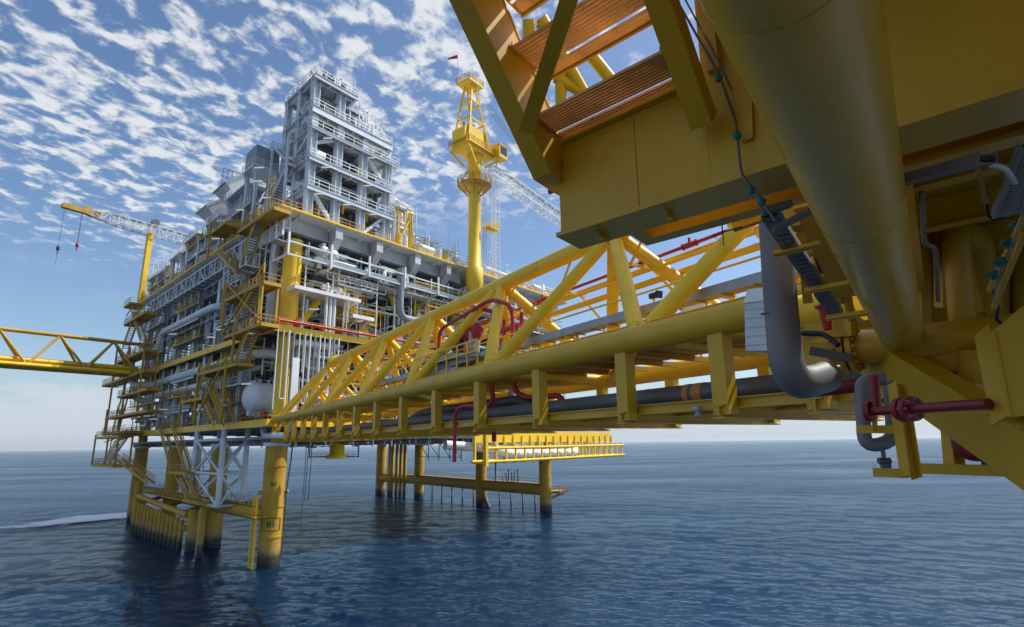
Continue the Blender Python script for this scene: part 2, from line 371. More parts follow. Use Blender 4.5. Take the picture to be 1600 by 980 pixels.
    val = mm('ADD', mm('MULTIPLY', fall, .45), mm('ADD', lg, mm('MULTIPLY', n.outputs[0], 1.8)))
    r = N('ShaderNodeMapRange'); L(val, r.inputs[0]); r.inputs[1].default_value = 1.15; r.inputs[2].default_value = 1.6; L(r.outputs[0], b.inputs['Alpha'])
    top = [(-60, 820), (0, 822), (60, 815), (120, 806), (198, 801)]; bot = [(-60, 832), (0, 827), (60, 823), (120, 817), (198, 809)]
    vs = [atz(x, y, .22) for x, y in top] + [atz(x, y, .22) for x, y in bot]
    mb = MB(); mb.add(vs, [(i, i + 5, i + 6, i + 1) for i in range(4)])
    o = mb.build('wake_foam', f); uvl = o.data.uv_layers.new(name='UVMap')
    for p in o.data.polygons:
        for li, vi in zip(p.loop_indices, p.vertices): uvl.data[li].uv = ((vi % 5) / 4, 0 if vi < 5 else 1)
    o['kind'] = 'stuff'; o['label'] = 'white foam of a boat wake left of the far platform'
sea()
# ================================================================== FAR PLATFORM: legs and braces
def leg(u, v, r, label, ztop=16.6, mark=None, collars=(13.4, 7.9, 3.9), group='main legs of the far platform'):
    t = thing('platform_leg', label, 'platform leg', P(u, v, 0), group)
    mb = MB(); mb.tube([P(u, v, -6), P(u, v, ztop)], r, 28); mb.build('leg_column', LG, t)
    for z in collars: c = MB(); c.tube([P(u, v, z - .12), P(u, v, z + .12)], r + .08, 28); c.build('collar', YD, t)
    c = MB(); c.tube([P(u, v, ztop - .5), P(u, v, ztop)], r + .35, 28); c.build('leg_cap', W_, t)
    if mark:
        f = (CAM - P(u, v, H)).normalized(); f.z = 0; f.normalize()
        lettering(mark, .85, P(u, v, 10.9), r, f, t); lettering(mark, 1.15, P(u, v, 5.6), r, f, t)
        fr = MB()
        sd_ = Z.cross(f)
        for s_ in (-1, 1):
            a = s_ * 1.25 / r; q = P(u, v, 0) + (f * math.cos(a) + sd_ * math.sin(a)) * (r + .03); fr.beam(q + Z * 4.8, q + Z * 6.4, .06)
        for zz in (4.8, 6.4):
            fr.tube([P(u, v, zz) + (f * math.cos(a) + sd_ * math.sin(a)) * (r + .03) for a in [(-1 + k / 4) * 1.25 / r for k in range(9)]], .03, 4)
        fr.build('marking_frame', BK, t)
        for s_ in (-1, 1):
            a = s_ * 1.45; q = P(u, v, 9.8) + (f * math.cos(a) + sd_ * math.sin(a)) * r
            k = MB(); k.tube([q, q + (f * math.cos(a) + sd_ * math.sin(a)) * .5], .28, 12); k.build('padeye', YD, t)
    return t
leg(0, 0, 1.5, 'thick yellow leg marked B1 at the near corner of the far platform', mark='B1')
leg(0, 22.5, 1.35, 'yellow leg behind the white lattice frame, second from the near corner')
leg(.6, 50, 1.3, 'yellow leg behind the boat landing on the left side', 16.6)
leg(0, 73.9, 1.35, 'yellow leg at the far left end of the platform')
leg(72, 2.7, 1.45, 'rightmost yellow leg in the sea, under the yellow overhanging gantry')
leg(72.2, 26, 1.45, 'yellow leg with a raking foot, second from the right', collars=(9, 4))
leg(75, 57.5, 1.5, 'yellow leg in the middle of the row far under the platform', collars=(9, 4))
leg(74.7, 78.8, 1.6, 'leftmost yellow leg of the row far under the platform', collars=(9, 4))
mb = MB(); mb.tube([P(72.2, 26, 4), P(71, 20.5, -2)], .6, 16); tag(mb.build('raking_pile', LG), 'raking yellow pile at the foot of the second leg from the right', 'pile')
# horizontal braces
def brace(a, b, r, label, rail=True, z_in=0):
    t = thing('jacket_brace', label, 'brace', a, 'horizontal braces between the legs')
    mb = MB(); mb.tube([a, b], r, 20); mb.build('brace_tube', YD, t)
    if rail:
        d = (b - a); d.z = 0; d.normalize(); s_ = d.cross(Z)
        top = Z * (r + .12)
        w_ = MB(); w_.beam(a + top, b + top, 1.2, .08); w_.build('walkway', YD, t)
        rl = MB(); rl.rail([a + top + s_ * .6, b + top + s_ * .6], 1.1, 1.8, .035); rl.rail([a + top - s_ * .6, b + top - s_ * .6], 1.1, 1.8, .035); rl.build('railing', GV, t)
    return t
brace(P(74.7, 78.8, 5.4), P(75, 57.5, 5.4), 1.3, 'long yellow horizontal brace with handrail, leftmost under the far side')
brace(P(75, 57.5, 5.4), P(72.2, 26, 5.2), 1.3, 'long yellow horizontal brace with handrail, middle of the far side')
brace(P(72.2, 26, 5.2), P(72, 2.7, 5.0), 1.3, 'yellow horizontal brace with handrail, nearest the rightmost leg')
brace(P(0, 0, 6.6), P(0, 22.5, 6.6), .95, 'yellow horizontal brace running back from leg B1')
brace(P(0, 22.5, 6.6), P(.6, 50, 6.6), .8, 'yellow horizontal brace behind the boat landing')
brace(P(.6, 50, 7), P(0, 73.9, 7), .7, 'yellow horizontal brace towards the far left leg')
brace(P(0, 22.5, 6.2), P(10, 23, 6.2), .7, 'short yellow brace going under the platform behind the white lattice frame', False)
# conductors
for k, (u, v) in enumerate([(74.5, 73), (73.5, 70.4), (73.5, 67.8), (73.5, 65.6), (73.5, 63.4), (76, 75.5)]):
    mb = MB(); mb.tube([P(u, v, -4), P(u, v, 17)], .55, 14)
    tag(mb.build('conductor_pipe', LG), 'yellow conductor pipe standing in the sea in the cluster between the far left two legs', 'conductor pipe', 'conductor pipes between the far legs')
for k in range(9):
    v = 7 + k * 4.2 if k < 4 else 30 + (k - 4) * 4.6
    mb = MB(); mb.tube([P(73, v, -3), P(73, v, 4.6)], .2, 10)
    tag(mb.build('anode_pipe', LG), 'thin dark footed pipe hanging below the far brace into the sea', 'pipe', 'small pipes hanging below the far braces')
# boat landing
def boat_landing():
    t = thing('boat_landing', 'low yellow boat landing with a row of vertical fender tubes at the waterline', 'boat landing', P(-4, 40, 0))
    mb = MB(); mb.tube([P(-4.2, 23, 5.4), P(-4.2, 54, 6.8)], .5, 12); mb.tube([P(-4.2, 23, 3.4), P(-4.2, 54, 4.2)], .45, 12)
    mb.build('landing_beam', YD, t)
    for k in range(13):
        v = 24 + k * 2.4
        mb = MB(); mb.tube([P(-4.7, v, -2), P(-4.7, v, 4.7 + k * .1)], .4, 12); mb.build('fender', LG, t)
    mb = MB()
    for v in (26, 38, 52): mb.tube([P(-4.2, v, 5.6), P(0, v, 6.6)], .35, 10)
    mb.pb(-4, 0, 23, 54, 7.4, 7.55); mb.build('landing_deck', YD, t)
    mb = MB(); mb.rail([P(-4, 23, 7.55), P(-4, 54, 7.55)], 1.1, 2, .04); mb.build('railing', YD, t)
boat_landing()
for v, l in ((57.5, 'tall yellow fender pile left of the boat landing'), (22.0, 'yellow fender pile at the right end of the boat landing')):
    mb = MB(); mb.tube([P(-3.6, v, -4), P(-3.6, v, 9.5 if v > 50 else 6.3)], .75, 16); tag(mb.build('fender_pile', LG), l, 'pile')
mb = MB(); mb.beam(P(-4.4, 15.2, -3), P(-4.4, 15.2, 7.2), .55, .7); tag(mb.build('access_pile', LG), 'weathered square post in the sea right of the boat landing', 'post')
def ladder(name, a, b, wv, label, mat=Y, r=.05):
    t = thing(name, label, 'ladder', a)
    mb = MB()
    for s_ in (-.5, .5): mb.beam(a + wv * s_, b + wv * s_, r * 2)
    mb.build('stile', mat, t); mb = MB(); n = int((b - a).length / .45)
    for k in range(n): q = a.lerp(b, (k + .5) / n); mb.beam(q - wv * .5, q + wv * .5, r)
    mb.build('rungs', mat, t)
ladder('boat_ladder', P(-2.2, .8, -2), P(-2.2, .8, 9.4), VD * 1.1, 'yellow ladder going down into the sea beside leg B1', Y, .12)
mb = MB()
for a in range(5):
    q = P(-1.2 - 1.2 * math.sin(a * .5), -1.4 * math.cos(a * .5), 6.9)
mb.tube([P(-1.9 + .6 * k * 0, 1.8 - .9 * k, 7.0) for k in range(5)], .06, 6)
mb.pb(-3.2, -1.5, -1.5, 2.6, 6.7, 6.8); mb.rail([P(-3.2, -1.5, 6.8), P(-3.2, 2.6, 6.8)], 1.1, 1, .04)
tag(mb.build('leg_platform', YD), 'small railed ledge clamped on leg B1 above the marking', 'platform')
# white lattice frame
def lattice():
    t = thing('lattice_frame', 'pale blue lattice frame with X bracing hanging under the near left side', 'lattice frame', P(-3, 18, 7))
    zs = (7.2, 12.0, 17.2); cs = [(-3, 13.2), (-3, 26), (.8, 26), (.8, 13.2)]
    for u, v in cs:
        mb = MB(); mb.tube([P(u, v, zs[0]), P(u, v, zs[-1] + 2)], .42, 12); mb.build('leg', W_, t)
    for i in range(4):
        a, b = cs[i], cs[(i + 1) % 4]; mb = MB()
        for z in zs: mb.tube([P(*a, z), P(*b, z)], .24, 8)
        for z0, z1 in zip(zs, zs[1:]): mb.tube([P(*a, z0), P(*b, z1)], .2, 8); mb.tube([P(*b, z0), P(*a, z1)], .2, 8)
        mb.build('x_brace', W_, t)
    mb = MB(); mb.pb(-3, .8, 13.2, 26, 7.3, 7.4); mb.build('frame_floor', GV, t)
    mb = MB(); mb.rail([P(-3, 13.2, 7.4), P(-3, 26, 7.4)], 1.1, 2, .04); mb.build('railing', W_, t)
lattice()
for k, (u, v) in enumerate(((-1.5, 29.5), (-1.0, 32.0))):
    mb = MB(); mb.tube([P(u, v, 8.5), P(u, v, 18)], .6, 14); tag(mb.build('caisson', W_), ('pale blue caisson pipe left of the lattice frame', 'pale blue caisson pipe behind the left edge of the stairs')[k], 'caisson')
# ================================================================== FAR PLATFORM: decks
UE, VE = 76.0, 79.0
def deck(name, label, u0_, u1_, v0_, v1_, z0, z1, mat, edge=None, rails=None, joist=None, edge_h=None, holes=()):
    t = thing(name, label, 'deck', P(u0_, v0_, z0))
    mb = MB(); mb.pb(u0_, u1_, v0_, v1_, z0, z1); mb.build('deck_plate', mat, t)
    if edge:
        eh = edge_h or (z1 - z0 + .3)
        for a, b in (((u0_, v0_), (u1_, v0_)), ((u0_, v0_), (u0_, v1_))):
            e = MB(); o_ = .16
            if a[1] == b[1]: e.pb(a[0] - .3, b[0], a[1] - .3, a[1] - .003, z1 + .04 - eh, z1 + .04)
            else: e.pb(a[0] - .3, a[0] - .003, a[1], b[1], z1 + .04 - eh, z1 + .04)
            e.build('edge_beam', edge, t)
    if joist:
        jm, jh, js = joist; mb = MB(); u = u0_ + js / 2
        while u < u1_: mb.ibeam(P(u, v0_, z0 - jh / 2), P(u, v1_, z0 - jh / 2), .35, jh, .06); u += js
        mb.build('joists', jm, t)
        mb = MB(); v = v0_ + js
        while v < v1_: mb.ibeam(P(u0_, v, z0 - jh * .4), P(u1_, v, z0 - jh * .4), .3, jh * .7, .05); v += js * 2
        mb.build('girders', jm, t)
    if rails:
        mb = MB(); mb.rail([P(u1_, v0_, z1), P(u0_, v0_, z1), P(u0_, v1_, z1)], 1.15, 2.0, .045); mb.build('railing', rails, t)
    return t
deck('cellar_deck', 'lowest deck of the far platform with dark girders underneath', -1, UE, -2.4, VE, 17.1, 17.5, G_, None, None, (G_, .8, 3.5))
deck('lower_deck', 'yellow edged lower deck where the truss bridge lands', -3, UE, -3, VE, 19.3, 19.7, G_, Y, YD, (W_, .5, 6), 1.0)
deck('middle_deck', 'yellow edged middle deck halfway up the far platform', -3, UE, -3, VE, 32.6, 33.0, G_, Y, YD, (DK, .6, 6), .95)
deck('main_deck', 'main upper deck of the far platform with thin yellow edge', -3.2, UE, -3.2, VE, 50.6, 51.0, WH, Y, YD, (WH, .5, 6), .32)
deck('mezzanine_deck', 'dark pipe filled mezzanine under the main deck', 1, UE, 1.5, VE, 43.2, 43.45, G_, None, None, (DK, .5, 7))
deck('lower_mezzanine_deck', 'narrow grey mezzanine between the lower and middle decks', 1.5, UE, 2, VE, 26.3, 26.5, G_, None, None, (DK, .4, 8))
# deep pale girders cantilevered under the main deck on the right face
def girders():
    t = thing('deck_girder_row', 'deep off white plate girders with tapered brackets under the right edge of the main deck', 'girders', P(0, -3, 46))
    for i, (a, b) in enumerate(((-2.6, 6.2), (7, 14.6), (15.4, 23.6), (24.4, 32), (32.8, 38), (43, 54), (55, 66), (67, 75.5))):
        mb = MB(); mb.pb(a, b, -.6, -.3, 48.5, 50.55); mb.pb(a, b, -1.0, .1, 48.3, 48.496); mb.build('plate_girder', WG, t)
    for u in (6.6, 15, 24, 32.4, 40.5, 54.5, 66.5):
        mb = MB(); q = [P(u - .5, -3.1, 50.5), P(u - .5, -3.1, 48.6), P(u - .5, -.9, 46.4), P(u - .5, -.9, 50.5)]; q2 = [P(u + .9, -3.1, 50.5), P(u + .9, -3.1, 48.6), P(u + .9, -.9, 46.4), P(u + .9, -.9, 50.5)]
        mb.hexa(q, q2); mb.build('tapered_bracket', WG, t)
    mb = MB(); mb.pb(-2.7, -2.4, -2.2, 12, 46.9, 50.55); mb.build('plate_girder', WH, t)
girders()
# added dark backings that stand in for interior shade, and a side wall
def wall(name, label, a, z0, z1, mat, kids=0):
    u0_, u1_, v0_, v1_ = a; t = thing(name, label, 'wall', P(u0_, v0_, z0)); mb = MB(); mb.pb(u0_, u1_, v0_, v1_, z0, z1); mb.build('wall_panel', mat, t)
    rb = MB(); L_ = u1_ - u0_ if (u1_ - u0_) > (v1_ - v0_) else v1_ - v0_; n = int(L_ / 1.2)
    for k in range(n):
        if (u1_ - u0_) > (v1_ - v0_): rb.pb(u0_ + k * 1.2, u0_ + k * 1.2 + .2, v0_ - .15, v0_ - .003, z0, z1)
        else: rb.pb(u0_ - .15, u0_ - .003, v0_ + k * 1.2, v0_ + k * 1.2 + .2, z0, z1)
    rb.build('stiffeners', mat, t)
wall('backing', 'grey ribbed bulkhead added for shade deep inside behind the right face, lower storey', (9, 74, 13, 13.3), 19.7, 32.5, G_)
wall('backing', 'dark ribbed bulkhead added for shade deep inside behind the right face, upper storey', (10, 74, 14, 14.3), 33, 50.5, DK)
wall('backing', 'grey ribbed bulkhead added for shade deep inside behind the left face, lower storey', (12, 12.3, 13, 58), 19.7, 32.5, DK)
wall('backing', 'dark ribbed bulkhead added for shade deep inside behind the left face, upper storey', (14, 14.3, 14, 70), 33, 50.5, DK)
wall('wall_panel_block', 'pale smooth wall right of the corner column on the lower storey', (5.5, 13, 3.0, 3.3), 19.7, 29.5, W_)
# columns (yellow) through the storeys
for i, (u, v, r, z0, z1, l) in enumerate([(.4, .2, 1.38, 33, 47.3, 'fat yellow column above the near corner on the upper storey'), (-.2, -.4, 1.0, 19.7, 32.5, 'yellow column above leg B1 on the lower storey'),
        (13, 5, 1.3, 33, 47.5, 'fat yellow column beside the raking yellow brace'), (17.5, 6, .65, 33, 47.5, 'slim yellow column right of the raking brace'),
        (30, 4, .75, 33, 47.5, 'slim yellow column near the grey riser'), (.3, 23, 1.1, 19.7, 32.5, 'yellow column behind the lower stair tower'), (.3, 50, 1.0, 19.7, 32.5, 'yellow column on the left face lower storey'),
        (0, 74, .9, 17.5, 32.5, 'yellow column at the far left corner'), (40.5, 3, 1.5, 33, 47.5, 'yellow column under the crane pedestal')]):
    mb = MB(); mb.tube([P(u, v, z0), P(u, v, z1)], r, 22)
    for zz in (z0 + .5, z1 - .6): mb.tube([P(u, v, zz - .15), P(u, v, zz + .15)], r + .1, 22)
    tag(mb.build('deck_column', Y), l, 'column', 'yellow deck columns')
for a, b, r, l in [(P(8, 1, 44.5), P(17, 1.5, 33.2), .8, 'raking yellow brace beside the white ledge'), (P(6.5, 1, 40), P(1.5, 0, 33.2), .65, 'short raking yellow brace at the foot of the corner column'),
                   (P(20, 3, 47), P(29, 3.5, 33.5), .6, 'raking yellow brace left of the grey riser'), (P(55, 2, 47), P(42, 2, 33.5), .8, 'raking yellow brace right of the crane column')]:
    mb = MB(); mb.tube([a, b], r, 18); tag(mb.build('raking_brace', Y), l, 'brace', 'raking yellow braces on the right face')
# blue grey columns along the left face
for i, v in enumerate((3.2, 14, 26, 38, 50, 62, 74)):
    mb = MB(); mb.ibeam(P(-1.4, v, 33), P(-1.4, v, 50.5), .9, .9, .08); mb.tube([P(-.6, v + .6, 33), P(-.6, v + .6, 50.4)], .25, 8)
    tag(mb.build('steel_column', W_), 'blue grey steel column on the upper left face, number %s back from the near corner' % ('one', 'two', 'three', 'four', 'five', 'six', 'seven')[i], 'column', 'blue grey columns of the left face')
for i, v in enumerate((12, 30, 40, 46, 56, 66)):
    mb = MB(); mb.ibeam(P(-1.4, v, 19.7), P(-1.4, v, 32.4), 1.1, 1.1, .1)
    tag(mb.build('steel_column', W_), 'wide blue grey column on the lower left face, number %s back from the near corner' % ('one', 'two', 'three', 'four', 'five', 'six')[i], 'column', 'blue grey columns of the left face')
# hanging truss under the left edge of main deck
def hang_truss(label, u, v0_, v1_, z0, z1, n, mat, width=2.2):
    t = thing('walkway_truss', label, 'walkway', P(u, v0_, z0))
    for uu in (u, u + width):
        mb = MB()
        for z in (z0, z1): mb.beam(P(uu, v0_, z), P(uu, v1_, z), .22)
        for k in range(n + 1):
            v = v0_ + (v1_ - v0_) * k / n; mb.beam(P(uu, v, z0), P(uu, v, z1), .14)
            if k < n: 
                v2 = v0_ + (v1_ - v0_) * (k + 1) / n
                if k % 2: mb.beam(P(uu, v, z0), P(uu, v2, z1), .12)
        mb.build('truss_side', mat, t)
    mb = MB(); mb.pb(u, u + width, v0_, v1_, z0 - .08, z0 - .003)
    mb.build('floor', GV, t)
    mb = MB()
    for k in range(n + 1): v = v0_ + (v1_ - v0_) * k / n; mb.beam(P(u, v, z0 - .2), P(u + width, v, z0 - .2), .2)
    mb.build('cross_beams', mat, t)
hang_truss('long blue grey walkway truss hanging along the left edge under the main deck', -3.6, 4, 78, 46.3, 49.0, 26, W_)
hang_truss('second blue grey walkway truss deeper under the main deck', -.9, 6, 76, 44.6, 46.6, 24, G_)
hang_truss('blue grey walkway above the mid level on the left face', -2.6, 22, 76, 38.6, 40.4, 18, G_)
# white hanging pipe support frames on right face
def rack_frame():
    t = thing('hanging_rack', 'white hanging U shaped pipe supports carrying a long rack below the main deck', 'pipe rack', P(-2, -3, 43))
    for k, u in enumerate((-2, 5.5, 13, 21, 29.5, 37.5, 46, 54, 62, 70)):
        mb = MB(); z1 = 47.2; z0 = 43.8 - (0.5 if k % 2 else 0)
        mb.beam(P(u, -3.2, z0), P(u, -3.2, z1), .3); mb.beam(P(u, -3.2, z0), P(u, 2, z0), .3); mb.beam(P(u, 2, z0), P(u, 2, z1), .3)
        mb.build('hanger_frame', WH, t)
    mb = MB()
    for v, z in ((-3.2, 45.8), (-2.9, 43.9), (1.9, 44.0)): mb.beam(P(-2, v, z), P(74, v, z), .22)
    mb.build('rack_rail', W_, t)
    mb = MB(); mb.pb(5, 74, -1.2, 1.4, 43.3, 43.45); mb.build('tray_floor', WH, t)
rack_frame()
def cage(label, u, v, z0, z1, mat=WH, s=2.2, kind='hanging_cage'):
    t = thing(kind, label, 'cage', P(u, v, z0)); mb = MB()
    for du, dv in ((0, 0), (s, 0), (s, s), (0, s)): mb.beam(P(u + du, v + dv, z0), P(u + du, v + dv, z1), .16)
    for z in (z0, (z0 + z1) / 2):
        for a, b in (((0, 0), (s, 0)), ((s, 0), (s, s)), ((s, s), (0, s)), ((0, s), (0, 0))): mb.beam(P(u + a[0], v + a[1], z), P(u + b[0], v + b[1], z), .14)
    mb.build('cage_frame', mat, t); mb = MB(); mb.beam(P(u, v, z0), P(u + s, v, z1), .1); mb.beam(P(u, v + s, z0), P(u, v, z1), .1); mb.build('diagonal', mat, t)
    mb = MB(); mb.pb(u, u + s, v, v + s, z0 - .1, z0 - .085); mb.build('cage_floor', GV, t)
cage('white ladder cage hanging left of the near corner below the main deck', -3.4, -1.5, 46.2, 50.5)
cage('white square access cage on the left face below the main deck', -5.2, 5, 43.2, 47.4)
cage('white square access cage further back on the left face', -5.2, 12, 41.5, 46)
def ledge(label, u0_, u1_, v0_, v1_, z, mat=WH):
    t = thing('access_ledge', label, 'ledge', P(u0_, v0_, z)); mb = MB(); mb.pb(u0_, u1_, v0_, v1_, z, z + .55); mb.build('ledge_beam', mat, t)
    mb = MB(); mb.rail([P(u0_, v1_, z + .55), P(u0_, v0_, z + .55), P(u1_, v0_, z + .55), P(u1_, v1_, z + .55)], 1.1, 1.5, .04); mb.build('railing', YD, t)
    mb = MB(); mb.beam(P(u0_ + 1, v0_ + .3, z), P(u0_ + 1, v1_ + 1, z - 1.6), .2); mb.beam(P(u1_ - 1, v0_ + .3, z), P(u1_ - 1, v1_ + 1, z - 1.6), .2); mb.build('bracket', mat, t)
ledge('long white ledge sticking out beside the fat corner column', -.6, 11.5, -3.4, 1, 38.8)
ledge('short white ledge between the raking brace and the corner column', 10.2, 14.5, -3.2, 0, 36.2)
# ------------------------------------------------------------------ pipework clutter, every bay its own module
def module(label, reg, seed, n, mats, name='piping_module', axis='u', rmin=.08, rmax=.32, verts=.45, equip=2, group='piping modules of the far platform'):
    R = random.Random(seed); u0_, u1_, v0_, v1_, z0, z1 = reg
    t = thing(name, label, 'piping', P(u0_, v0_, z0), group)
    for k in range(n):
        r = rmin + (rmax - rmin) * R.random() ** 2.2; mb = MB(); mat = R.choice(mats)
        u, v, z = R.uniform(u0_, u1_), R.uniform(v0_, v1_), R.uniform(z0, z1)
        path = [(u, v, z)]
        kind = R.random()
        if kind < verts:
            za, zb = z0 + R.random() * (z1 - z0) * .3, z1 - R.random() * (z1 - z0) * .35
            path = [(u, v, za), (u, v, zb)]
            if R.random() < .6: path.append((u + R.uniform(-1, 1) * min(4, (u1_ - u0_) / 2), v, zb) if R.random() < .5 else (u, v + R.uniform(-1, 1) * min(4, (v1_ - v0_) / 2), zb))
            if R.random() < .4: path.insert(0, (u + R.choice((-1, 1)) * R.uniform(.6, 2.5), v, za))
        else:
            if axis == 'u':
                L_ = R.uniform(.25, .9) * (u1_ - u0_); ua = R.uniform(u0_, u1_ - L_); path = [(ua, v, z), (ua + L_, v, z)]
            else:
                L_ = R.uniform(.25, .9) * (v1_ - v0_); va = R.uniform(v0_, v1_ - L_); path = [(u, va, z), (u, va + L_, z)]
            if R.random() < .7: e = path[-1]; path.append((e[0], e[1], max(z0, min(z1, e[2] + R.uniform(-3, 3)))))
            if R.random() < .5: e = path[0]; path.insert(0, (e[0], e[1], max(z0, min(z1, e[2] + R.uniform(-3, 3)))))
        mb.tube([P(*q) for q in path], r, 8 if r < .2 else 12, r * 2.6)
        # flanges
        a, b = Vector(P(*path[0])), Vector(P(*path[1])); d = (b - a)
        if d.length > 1.2:
            d.normalize(); q = a.lerp(b, R.uniform(.2, .8)); mb.tube([q - d * .08, q + d * .08], r * 1.55, 10)
            if R.random() < .35: mb.tube([q - d * .5, q - d * .2, q, q + d * .2, q + d * .5], [r, r * 1.7, r * 1.9, r * 1.7, r], 10); mb.tube([q, q + Z * (r * 2 + .5)], .05, 6); mb.tube([q + Z * (r * 2 + .48), q + Z * (r * 2 + .54)], .25, 10)
        mb.build('pipe', mat, t)
    for k in range(equip):
        u, v = R.uniform(u0_, u1_), R.uniform(v0_, v1_); kind = R.random(); mb = MB(); h = min(z1 - z0, 2.8)
        if kind < .35: mb.dome(P(u, v, z0 + 1.2), UD if axis == 'u' else VD, R.uniform(.5, .9), R.uniform(1.5, 3), 14); mb.beam(P(u, v, z0), P(u, v, z0 + 1), .5); mb.build('small_vessel', R.choice((W_, WH)), t)
        elif kind < .6:
            mb.tube([P(u, v, z0), P(u, v, z0 + h * .8)], R.uniform(.35, .6), 14); mb.tube([P(u, v, z0 + h * .8), P(u, v, z0 + h * .95)], .2, 8); mb.build('upright_vessel', R.choice((W_, WH, Y)), t)
        else:
            a, b = R.uniform(.6, 1.4), R.uniform(.5, 1.0); mb.pb(u, u + a, v, v + b, z0, z0 + h * R.uniform(.4, .8)); mb.pb(u - .06, u + a + .06, v - .06, v + b + .06, z0 + h * .82, z0 + h * .86); mb.build('cabinet', R.choice((W_, WH, G_)), t)
    fm = MB(); nn = max(2, int((u1_ - u0_ if axis == 'u' else v1_ - v0_) / 4))
    for k in range(nn + 1):
        if axis == 'u': u = u0_ + (u1_ - u0_) * k / nn; a, b = (u, v0_), (u, v1_)
        else: v = v0_ + (v1_ - v0_) * k / nn; a, b = (u0_, v), (u1_, v)
        for q in (a, b): fm.beam(P(*q, z0), P(*q, z1), .16)
        for z in (z0 + (z1 - z0) * .35, z0 + (z1 - z0) * .7): fm.beam(P(*a, z), P(*b, z), .16)
    fm.build('support_frame', R.choice((W_, G_, WH)), t)
    return t
PW = [WH, W_, G_, WH, W_]; PD = [G_, W_, WH, WH, W_, W_, Y]
z = 0
for i, (a, b, w1, w2) in enumerate([(2, 12, 'near the fat corner column', 'left'), (12, 24, 'beside the raking brace', 'mid'), (24, 38, 'left of the crane column', ''), (38, 56, 'right of the crane column', ''), (56, 75, 'towards the right end', '')]):
    module('pipework tucked right under the main deck, ' + w1, (a, b, -2, 2, 43.6, 47), 10 + i, 24, PD, rmax=.3, verts=.35, equip=1)
    module('pipework above the middle deck, ' + w1, (a, b, -1.5, 8, 33.1, 43), 30 + i, 28, PD + [Y, BR], rmax=.42, equip=5)
    module('pipework above the lower deck, ' + w1, (a, b, -1.8, 7, 19.8, 26), 50 + i, 24, PW, rmax=.3, verts=.6, equip=5)
    module('pipework hanging below the middle deck, ' + w1, (a, b, -2.4, 6, 26.6, 32.2), 70 + i, 24, PW, rmax=.28, verts=.6, equip=1)
    module('thin pipework slung below the lowest deck, ' + w1, (a, b, -2, 10, 15.8, 16.9), 75 + i, 12, [W_, G_, G_], rmax=.2, verts=.2, equip=0)
for i, (a, b, w1) in enumerate([(4, 18, 'behind the top of the stair tower'), (18, 36, 'on the near half of the left face'), (36, 56, 'on the far half of the left face'), (56, 77, 'at the far left end')]):
    module('pipework under the main deck ' + w1, (-2.5, 3, a, b, 43.6, 50), 110 + i, 24, PD, axis='v', rmax=.3, verts=.3, equip=2)
    module('pipework above the middle deck ' + w1, (-1.5, 8, a, b, 33.1, 43), 130 + i, 26, PD + [W_], axis='v', rmax=.42, equip=5)
    module('pipework above the lower deck ' + w1, (-2, 8, a, b, 19.8, 26), 150 + i, 20, PD + [W_], axis='v', rmax=.35, equip=5)
    module('pipework below the middle deck ' + w1, (-1.5, 8, a, b, 26.6, 32.2), 170 + i, 20, PD + [W_], axis='v', rmax=.35, verts=.3, equip=0)
# bundle of thin white drop pipes by bridge landing
t = thing('drop_pipe_bank', 'bank of many thin white vertical pipes below the red rail at the near corner', 'pipes', P(-2, -3, 24))
for k in range(13):
    u = -2.6 + k * .86 + rnd.uniform(-.1, .1); z0 = rnd.uniform(20, 27); mb = MB()
    path = [P(u, -3.3, 32.4), P(u, -3.3, z0)]
    if rnd.random() < .4: path.append(P(u + rnd.uniform(.5, 1.4), -3.3, z0))
    mb.tube(path, rnd.uniform(.09, .17), 8, .3); mb.build('drop_pipe', (WH, W_, WH, G_)[k % 4], t)
mb = MB(); mb.pb(-.2, .9, -3.7, -3.15, 17, 28.5); tag(mb.build('cable_riser', W_), 'wide pale cable riser standing by the bridge landing', 'riser')
mb = MB(); mb.tube([P(-3, -3.7, 33.6), P(30, -3.7, 33.6)], .2, 10); 
for k in range(12): mb.tube([P(-2 + k * 2.6, -3.7, 33.6), P(-2 + k * 2.6, -3.1, 33.3)], .08, 6)
tag(mb.build('fire_main_pipe', RD), 'long red fire main along the edge of the middle deck', 'pipe')
# individually recognisable large pipes and vessels
def pipe(name, pts, r, mat, label, bend=None, cat='pipe', F=P, seg=18, bands=(), group=None):
    mb = MB(); q = [F(*p) if not isinstance(p, Vector) else p for p in pts]; mb.tube(q, r, seg, bend if bend is not None else r * 3)
    return tag(mb.build(name, mat), label, cat, group)
pipe('riser_pipe', [(20.5, -2.6, 47), (20.5, -2.6, 38), (34, -2.6, 38)], .62, G_, 'large grey U bent riser in the middle of the right face')
pipe('riser_pipe', [(24, 0, 49), (24, 0, 43.8), (30, 0, 43.8)], .4, W_, 'pale elbow pipe hanging below the white girders')
pipe('header_pipe', [(4, 1.5, 36.6), (14, 1.5, 36.6), (18, 1.5, 35.6), (30, 1.5, 35.6)], .38, G_, 'long grey header pipe behind the short white ledge')
for k in range(3): pipe('long_header', [(3, -2.4 + k * .9, 44.5 + k * .25), (73, -2.4 + k * .9, 44.5 + k * .25)], .3 - .05 * k, (W_, G_, WH)[k], ('outermost pale header pipe in the hanging rack', 'grey header pipe in the middle of the hanging rack', 'white innermost header pipe of the hanging rack')[k])
for k in range(3): pipe('twin_riser', [(5.4 + k * .75, -2.6, 33), (5.4 + k * .75, -2.6, 41 - k)], .24, WH, ('left', 'middle', 'right')[k] + ' one of the three white vertical pipes under the long white ledge')
